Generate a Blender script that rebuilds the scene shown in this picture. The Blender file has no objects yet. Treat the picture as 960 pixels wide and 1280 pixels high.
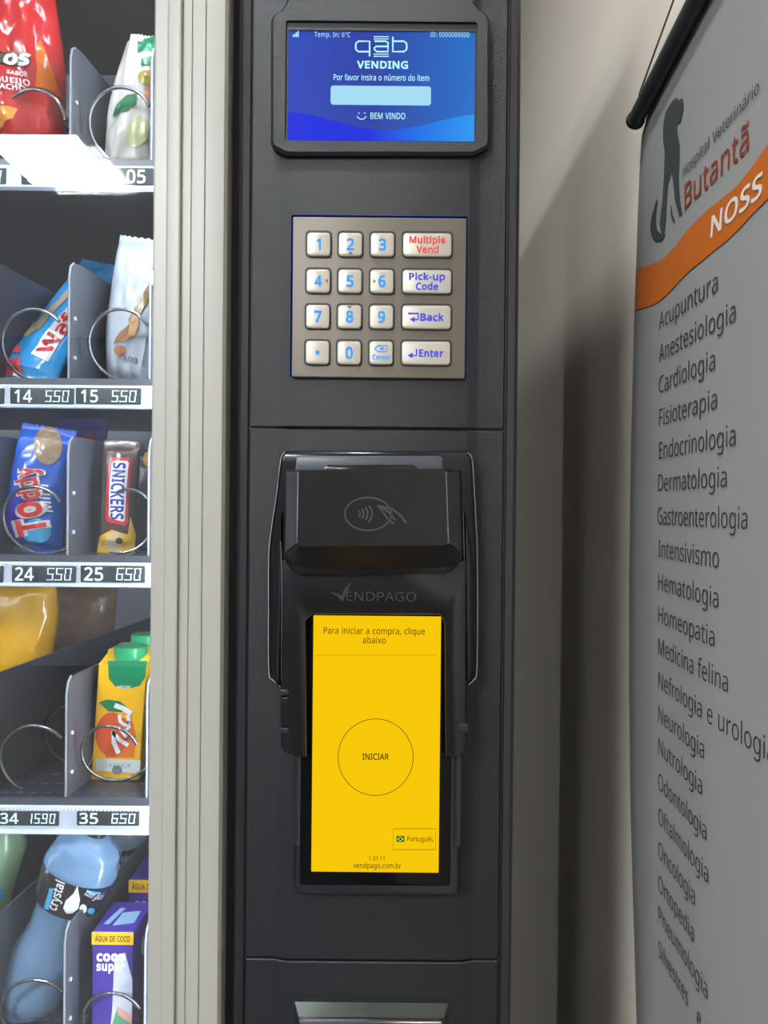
import bpy, math, random
from mathutils import Vector, noise
from mathutils.geometry import tessellate_polygon
random.seed(4)
SC = bpy.context.scene
COL = SC.collection

# ------------------------------------------------------------------ camera
F = 886.0                                   # focal length in pixels of the 960x1280 frame
CAM = Vector((0.0, -0.5, 1.30))
ROLL, PITCH, YAW = math.radians(0.54), math.radians(0.35), math.radians(0.0)
Rv = Vector((math.cos(ROLL), 0, math.sin(ROLL)))
Fw = Vector((math.sin(YAW), math.cos(PITCH), -math.sin(PITCH))).normalized()
Rv = (Rv - Fw * Rv.dot(Fw)).normalized()
Uv = Rv.cross(Fw).normalized()
cd = bpy.data.cameras.new('camera'); cam = bpy.data.objects.new('camera', cd); COL.objects.link(cam)
from mathutils import Matrix
Mx = Matrix((Rv, Uv, -Fw)).transposed().to_4x4(); Mx.translation = CAM
cam.matrix_world = Mx
cd.sensor_fit = 'VERTICAL'; cd.sensor_height = 24.0; cd.sensor_width = 18.0
cd.lens = F / 1280.0 * 24.0
cd.clip_start = 0.01; cd.clip_end = 50
SC.camera = cam
SC.view_settings.view_transform = 'Standard'; SC.view_settings.look = 'None'
SC.view_settings.gamma = 1.0; SC.view_settings.exposure = 0.0
SC.view_settings.use_curve_mapping = False
# ------------------------------------------------------------------ world: closed room, faint fill
w = bpy.data.worlds.new('world'); SC.world = w; w.use_nodes = True
w.node_tree.nodes['Background'].inputs[0].default_value = (0.8, 0.88, 1, 1)
w.node_tree.nodes['Background'].inputs[1].default_value = 0.25
LAMP_STRENGTH = 350.0                       # ceiling LED panels (x0, x1, y0, y1)
LAMPS = [(-1.475, -1.128, -2.455, -2.06), (-1.41, -1.29, -3.92, -3.525), (-2.75, -2.6, 2.9, 3.05), (-2.75, -2.45, -3.1, -2.8), (-.35, -.23, -.53, -.41)]  # lamps behind and far left are unseen, added to light the right wall
LED_STRENGTH = 30.0                         # LED strips inside the machine

# ------------------------------------------------------------------ pixel helpers (coordinates on real planes)
def ray(px, py):
    return Rv * ((px - 480) / F) + Uv * ((640 - py) / F) + Fw
def P(px, py, Y=0.0):                       # point of the vertical plane y = Y
    d = ray(px, py); return CAM + d * ((Y - CAM.y) / d.y)
def PX(px, py, X):                          # point of the vertical plane x = X
    d = ray(px, py); return CAM + d * ((X - CAM.x) / d.x)
def X(px, Y=0.0, py=640): return P(px, py, Y).x
def Z(py, Y=0.0, px=470): return P(px, py, Y).z
def K(Y): return (Y + 0.5) / F              # metres per pixel

def s2l(v):
    v /= 255.0
    return v / 12.92 if v <= .04045 else ((v + .055) / 1.055) ** 2.4
def C(r, g, b): return (s2l(r), s2l(g), s2l(b), 1)

# ------------------------------------------------------------------ materials
def mat(name, col, rough=.5, metal=0, bump=0, bscale=800, var=0, vscale=6, emit=None, es=0, alpha=1, spec=.5, coat=0, trans=0, bdist=.001):
    m = bpy.data.materials.new(name); m.use_nodes = True
    nt = m.node_tree; b = nt.nodes['Principled BSDF']
    b.inputs['Base Color'].default_value = col
    b.inputs['Roughness'].default_value = rough; b.inputs['Metallic'].default_value = metal
    b.inputs['Specular IOR Level'].default_value = spec
    b.inputs['Coat Weight'].default_value = coat
    b.inputs['Alpha'].default_value = alpha
    b.inputs['Transmission Weight'].default_value = trans
    if emit: b.inputs['Emission Color'].default_value = emit; b.inputs['Emission Strength'].default_value = es
    tc = nt.nodes.new('ShaderNodeTexCoord')
    if bump:
        n = nt.nodes.new('ShaderNodeTexNoise'); n.inputs['Scale'].default_value = bscale; n.inputs['Detail'].default_value = 3
        nt.links.new(tc.outputs['Object'], n.inputs['Vector'])
        bp = nt.nodes.new('ShaderNodeBump'); bp.inputs['Strength'].default_value = bump; bp.inputs['Distance'].default_value = bdist
        nt.links.new(n.outputs['Fac'], bp.inputs['Height']); nt.links.new(bp.outputs['Normal'], b.inputs['Normal'])
    if var:
        n = nt.nodes.new('ShaderNodeTexNoise'); n.inputs['Scale'].default_value = vscale; n.inputs['Detail'].default_value = 4
        nt.links.new(tc.outputs['Object'], n.inputs['Vector'])
        mx = nt.nodes.new('ShaderNodeMix'); mx.data_type = 'RGBA'
        mx.inputs[6].default_value = tuple(c * (1 - var) for c in col[:3]) + (1,)
        mx.inputs[7].default_value = tuple(min(1, c * (1 + var)) for c in col[:3]) + (1,)
        nt.links.new(n.outputs['Fac'], mx.inputs[0]); nt.links.new(mx.outputs[2], b.inputs['Base Color'])
    return m

def emis(name, col, s=1.0):
    m = bpy.data.materials.new(name); m.use_nodes = True; nt = m.node_tree; nt.nodes.clear()
    e = nt.nodes.new('ShaderNodeEmission'); e.inputs[0].default_value = col; e.inputs[1].default_value = s
    o = nt.nodes.new('ShaderNodeOutputMaterial'); nt.links.new(e.outputs[0], o.inputs[0]); return m

def pane_mat(name, tint, f0=.04, rough=0.0):
    m = bpy.data.materials.new(name); m.use_nodes = True; nt = m.node_tree; nt.nodes.clear()
    t = nt.nodes.new('ShaderNodeBsdfTransparent'); t.inputs[0].default_value = tint
    g = nt.nodes.new('ShaderNodeBsdfGlossy'); g.inputs['Roughness'].default_value = rough
    lw = nt.nodes.new('ShaderNodeLayerWeight'); lw.inputs[0].default_value = .5
    p = nt.nodes.new('ShaderNodeMath'); p.operation = 'POWER'; p.inputs[1].default_value = 5
    q = nt.nodes.new('ShaderNodeMath'); q.operation = 'MULTIPLY_ADD'; q.inputs[1].default_value = 1 - f0; q.inputs[2].default_value = f0
    mx = nt.nodes.new('ShaderNodeMixShader'); o = nt.nodes.new('ShaderNodeOutputMaterial')
    nt.links.new(lw.outputs['Facing'], p.inputs[0]); nt.links.new(p.outputs[0], q.inputs[0]); nt.links.new(q.outputs[0], mx.inputs[0])
    nt.links.new(t.outputs[0], mx.inputs[1]); nt.links.new(g.outputs[0], mx.inputs[2]); nt.links.new(mx.outputs[0], o.inputs[0])
    return m

M = {}
M['dark_wall'] = mat('dark_shop_paint', C(60, 60, 62), .8)
M['front_wall'] = mat('front_shop_paint', C(122, 125, 132), .8)
M['shop_wall'] = mat('shop_wall_paint', C(62, 64, 70), .8)
M['wall'] = mat('wall_paint', C(240, 228, 212), .8, bump=.15, bscale=60, var=.04, vscale=3)
M['ceiling'] = mat('ceiling_paint', C(214, 214, 216), .9, bump=.1, bscale=40)
M['floor'] = mat('floor_tiles', C(66, 64, 62), .5, var=.08, vscale=8)
M['frame'] = mat('frame_aluminium', C(147, 145, 138), .42, var=.03, vscale=12, bump=.05, bscale=300)
M['seal'] = mat('black_rubber', C(14, 16, 22), .6)
M['plastic'] = mat('textured_charcoal_plastic', C(24, 25, 29), .38, bump=.45, bscale=1800, var=.06, vscale=900, spec=.36)
M['housing'] = mat('smooth_charcoal_plastic', C(22, 23, 28), .34, bump=.1, bscale=900, spec=.5)
M['dark'] = mat('dark_plastic', C(24, 24, 26), .5)
M['gloss'] = mat('gloss_black_plastic', C(20, 19, 21), .2, bump=.03, bscale=35, spec=.3, coat=.05)
M['head'] = mat('worn_black_plastic', C(24, 21, 22), .3, var=.25, vscale=45, bump=.05, bscale=60, spec=.25)
M['head_side_lit'] = mat('lit_black_plastic', C(40, 42, 48), .22)
M['ledge'] = mat('grey_plastic', C(58, 62, 69), .4)
M['emboss'] = mat('worn_grey_print', C(52, 50, 53), .4)
M['emboss_dark'] = mat('embossed_dark_plastic', C(44, 42, 45), .3)
M['glass_black'] = mat('black_screen_glass', C(8, 8, 9), .12, spec=.12)
M['nickel'] = mat('brushed_nickel', C(97, 89, 79), .5, metal=.3, bump=.12, bscale=250)
M['key'] = mat('satin_nickel_key', C(166, 160, 149), .4, metal=.2)
M['bead'] = mat('edge_highlight_metal', C(150, 152, 158), .18, metal=.8)  # pale metal that imitates highlights on black plastic edges
M['key_ring'] = mat('dark_key_gap', C(30, 27, 25), .5)
M['chrome'] = mat('smoked_chrome', C(62, 66, 63), .3, metal=.8, var=.2, vscale=60)
M['chrome_bright'] = mat('bright_chrome', C(190, 186, 192), .12, metal=1)
M['cabinet'] = mat('cabinet_steel', C(60, 62, 66), .5)
M['liner'] = mat('grey_cabinet_liner', C(178, 181, 190), .55, bump=.2, bscale=350, var=.12, vscale=400)
M['tray'] = mat('dark_tray_steel', C(44, 47, 60), .35)
M['tray_edge'] = mat('tray_lip_steel', C(74, 78, 88), .35)
M['divider'] = mat('grey_divider_plastic', C(80, 84, 94), .3)
M['divider_edge'] = mat('pale_divider_edge', C(150, 155, 165), .3)
M['rail'] = mat('pale_blue_rail', C(206, 217, 234), .35)
M['rail_lip'] = mat('frosted_rail_lip', C(150, 158, 172), .3)
M['lcd'] = mat('dark_label_panel', C(50, 58, 62), .35)
M['digit'] = mat('pale_label_digits', C(222, 240, 245), .4, emit=C(200, 235, 240), es=.25)
M['wire'] = mat('coil_steel', C(140, 142, 146), .2, metal=.9)
M['white'] = mat('white_plastic', C(235, 240, 242), .4)
M['glass'] = pane_mat('door_glass', (.98, .985, .99, 1), .088)
M['glass2'] = pane_mat('inner_door_glass', (.98, .985, .99, 1), .0025)
M['lamp'] = emis('led_panel_light', (.93, .98, 1.0, 1), LAMP_STRENGTH)
M['led'] = emis('led_strip_light', (.86, .93, 1.0, 1), LED_STRENGTH)
M['added_tray_led'] = emis('added_tray_glow', (.80, .90, 1.0, 1), 7.0)  # added fill glow for the tray interiors
M['lamp_frame'] = mat('lamp_frame_white', C(230, 230, 228), .5)
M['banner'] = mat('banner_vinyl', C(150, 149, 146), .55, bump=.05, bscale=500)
M['banner_orange'] = mat('banner_orange_ink', C(196, 102, 34), .55)
M['banner_red'] = mat('banner_red_ink', C(150, 58, 34), .55)
M['banner_ink'] = mat('banner_dark_ink', C(62, 64, 68), .6)
M['banner_grey'] = mat('banner_grey_ink', C(66, 68, 70), .6)
M['banner_white'] = mat('banner_white_ink', C(222, 215, 205), .6)
M['rod'] = mat('grey_rod', C(64, 64, 68), .45, var=.2, vscale=50)
M['cord'] = mat('brown_cord', C(92, 76, 64), .8)

# ------------------------------------------------------------------ mesh helpers
ORG = {}                                    # world origin of every object
def link(o, parent, origin):
    COL.objects.link(o)
    if parent is not None:
        o.parent = parent; o.location = Vector(origin) - ORG[parent.name]
    else: o.location = Vector(origin)
    ORG[o.name] = Vector(origin)
def tag(o, label=None, cat=None, group=None, kind=None):
    if label: o['label'] = label
    if cat: o['category'] = cat
    if group: o['group'] = group
    if kind: o['kind'] = kind
    return o
def thing(name, origin, label, cat, group=None):
    o = bpy.data.objects.new(name, None); o.empty_display_size = .02
    link(o, None, origin); return tag(o, label, cat, group)

class MB:
    def __init__(s): s.v = []; s.f = []; s.mi = []
    def add(s, vs, fs, mi=0):
        n = len(s.v); s.v += [tuple(a) for a in vs]; s.f += [tuple(i + n for i in f) for f in fs]; s.mi += [mi] * len(fs); return s
    def box(s, a, b, mi=0):
        x0, y0, z0 = a; x1, y1, z1 = b
        return s.add([(x0,y0,z0),(x1,y0,z0),(x1,y1,z0),(x0,y1,z0),(x0,y0,z1),(x1,y0,z1),(x1,y1,z1),(x0,y1,z1)],
                     [(0,3,2,1),(4,5,6,7),(0,1,5,4),(1,2,6,5),(2,3,7,6),(3,0,4,7)], mi)
    def loft(s, loops, cap=True, closed=True, mi=0):
        n = len(loops[0]); vs = [p for l in loops for p in l]; fs = []
        for k in range(len(loops) - 1):
            for i in range(n if closed else n - 1):
                j = (i + 1) % n
                fs.append((k*n+i, k*n+j, (k+1)*n+j, (k+1)*n+i))
        if cap:
            for k, rev in ((0, True), (len(loops) - 1, False)):
                lp = [k*n + i for i in range(n)]
                if n > 4:
                    for t in tessellate_polygon([[Vector(loops[k][i]) for i in range(n)]]): fs.append(tuple(lp[i] for i in t))
                else: fs.append(tuple(lp[::-1] if rev else lp))
        return s.add(vs, fs, mi)
    def tube(s, pts, r, n=8, mi=0, cap=True, up=None):
        pts = [Vector(p) for p in pts]; loops = []; nrm = None
        for i, p in enumerate(pts):
            t = (pts[min(i+1, len(pts)-1)] - pts[max(i-1, 0)]).normalized()
            if nrm is None:
                nrm = t.orthogonal().normalized()
            nrm = (nrm - t * nrm.dot(t)).normalized(); b = t.cross(nrm)
            rr_ = r(i / (len(pts) - 1)) if callable(r) else r
            loops.append([p + (nrm * math.cos(a) + b * math.sin(a)) * rr_ for a in [2*math.pi*k/n for k in range(n)]])
        return s.loft(loops, cap, mi=mi)
    def build(s, name, material, parent=None, origin=None, smooth=35, fix=True):
        me = bpy.data.meshes.new(name)
        if origin is None:
            if parent is not None: origin = ORG[parent.name]
            else:
                xs, ys, zs = zip(*s.v); origin = ((min(xs)+max(xs))/2, (min(ys)+max(ys))/2, min(zs))
        o0 = Vector(origin)
        me.from_pydata([tuple(Vector(p) - o0) for p in s.v], [], s.f)
        ms = material if isinstance(material, list) else [material]
        for m_ in ms: me.materials.append(M[m_] if isinstance(m_, str) else m_)
        if len(ms) > 1: me.polygons.foreach_set('material_index', s.mi)
        if fix:
            import bmesh
            bm = bmesh.new(); bm.from_mesh(me); bmesh.ops.recalc_face_normals(bm, faces=bm.faces[:]); bm.to_mesh(me); bm.free()
        if smooth:
            me.polygons.foreach_set('use_smooth', [True] * len(me.polygons))
            me.set_sharp_from_angle(angle=math.radians(smooth))
        o = bpy.data.objects.new(name, me); link(o, parent, origin); return o

def rr(x0, z0, x1, z1, r, n=5):             # rounded rectangle loop
    if x0 > x1: x0, x1 = x1, x0
    if z0 > z1: z0, z1 = z1, z0
    r = max(1e-5, min(r, (x1-x0)/2.001, (z1-z0)/2.001)); pts = []
    for cx, cz, a0 in ((x1-r, z0+r, -90), (x1-r, z1-r, 0), (x0+r, z1-r, 90), (x0+r, z0+r, 180)):
        for k in range(n+1):
            a = math.radians(a0 + 90*k/n); pts.append((cx + r*math.cos(a), cz + r*math.sin(a)))
    return pts
def inset(poly, d):                          # move a 2D polygon inward by d (counter-clockwise or clockwise)
    n = len(poly); A = sum(poly[i][0]*poly[(i+1)%n][1] - poly[(i+1)%n][0]*poly[i][1] for i in range(n)); sg = 1 if A > 0 else -1
    out = []
    for i in range(n):
        p0, p1, p2 = Vector(poly[i-1]), Vector(poly[i]), Vector(poly[(i+1)%n])
        e1 = (p1-p0); e2 = (p2-p1)
        if e1.length < 1e-9: e1 = e2
        if e2.length < 1e-9: e2 = e1
        e1.normalize(); e2.normalize()
        n1 = Vector((-e1.y, e1.x))*sg; n2 = Vector((-e2.y, e2.x))*sg; b = n1 + n2
        if b.length < 1e-6: b = n1
        b.normalize(); out.append(tuple(p1 + b * (d / max(.35, b.dot(n1)))))
    return out
def Y3(loop, y): return [(p[0], y, p[1]) for p in loop]
def plate(mb, loop, yb, yf, ch=0, mi=0):     # slab standing in an xz outline, front (yf, towards the viewer) chamfered
    L = [Y3(loop, yb)]
    if ch: L += [Y3(loop, yf + ch), Y3(inset(loop, ch*.35), yf + ch*.3), Y3(inset(loop, ch), yf)]
    else: L += [Y3(loop, yf)]
    return mb.loft(L, mi=mi)
def pxl(pts, Y): return [(P(a, b, Y).x, P(a, b, Y).z) for a, b in pts]
def rpx(x0, y0, x1, y1, r, Y, n=5):          # axis-aligned rounded rectangle given by pixel edges on plane Y
    c = P((x0+x1)/2, (y0+y1)/2, Y); k = K(Y); w_ = (x1-x0)*k/2; h_ = (y1-y0)*k/2
    return rr(c.x-w_, c.z-h_, c.x+w_, c.z+h_, r*k, n)
def ring(mb, outer, inner, yb, yf, mi=0, ch=0.0):
    outerf = inset(outer, ch) if ch else outer
    vs = Y3(outer, yb) + Y3(inner, yb) + Y3(outer, yf + ch) + Y3(inner, yf) + Y3(outerf, yf)
    no, ni = len(outer), len(inner); fs = []
    tess = tessellate_polygon([[Vector((a, b, 0)) for a, b in outer], [Vector((a, b, 0)) for a, b in inner]])
    for t in tess:
        fs.append(tuple(t)); fs.append(tuple((i + no + ni + no + 0 - (0)) if i >= no else i + 2*(no + ni) for i in t) if False else tuple((2*(no+ni) + i) if i < no else (no + ni + no + (i - no)) for i in t))
    for i in range(no):
        j = (i+1) % no; fs.append((i, j, no+ni+j, no+ni+i)); fs.append((no+ni+i, no+ni+j, 2*(no+ni)+j, 2*(no+ni)+i))
    for i in range(ni):
        j = (i+1) % ni; fs.append((no+i, no+j, no+ni+no+j, no+ni+no+i))
    return mb.add(vs, fs, mi)

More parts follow.
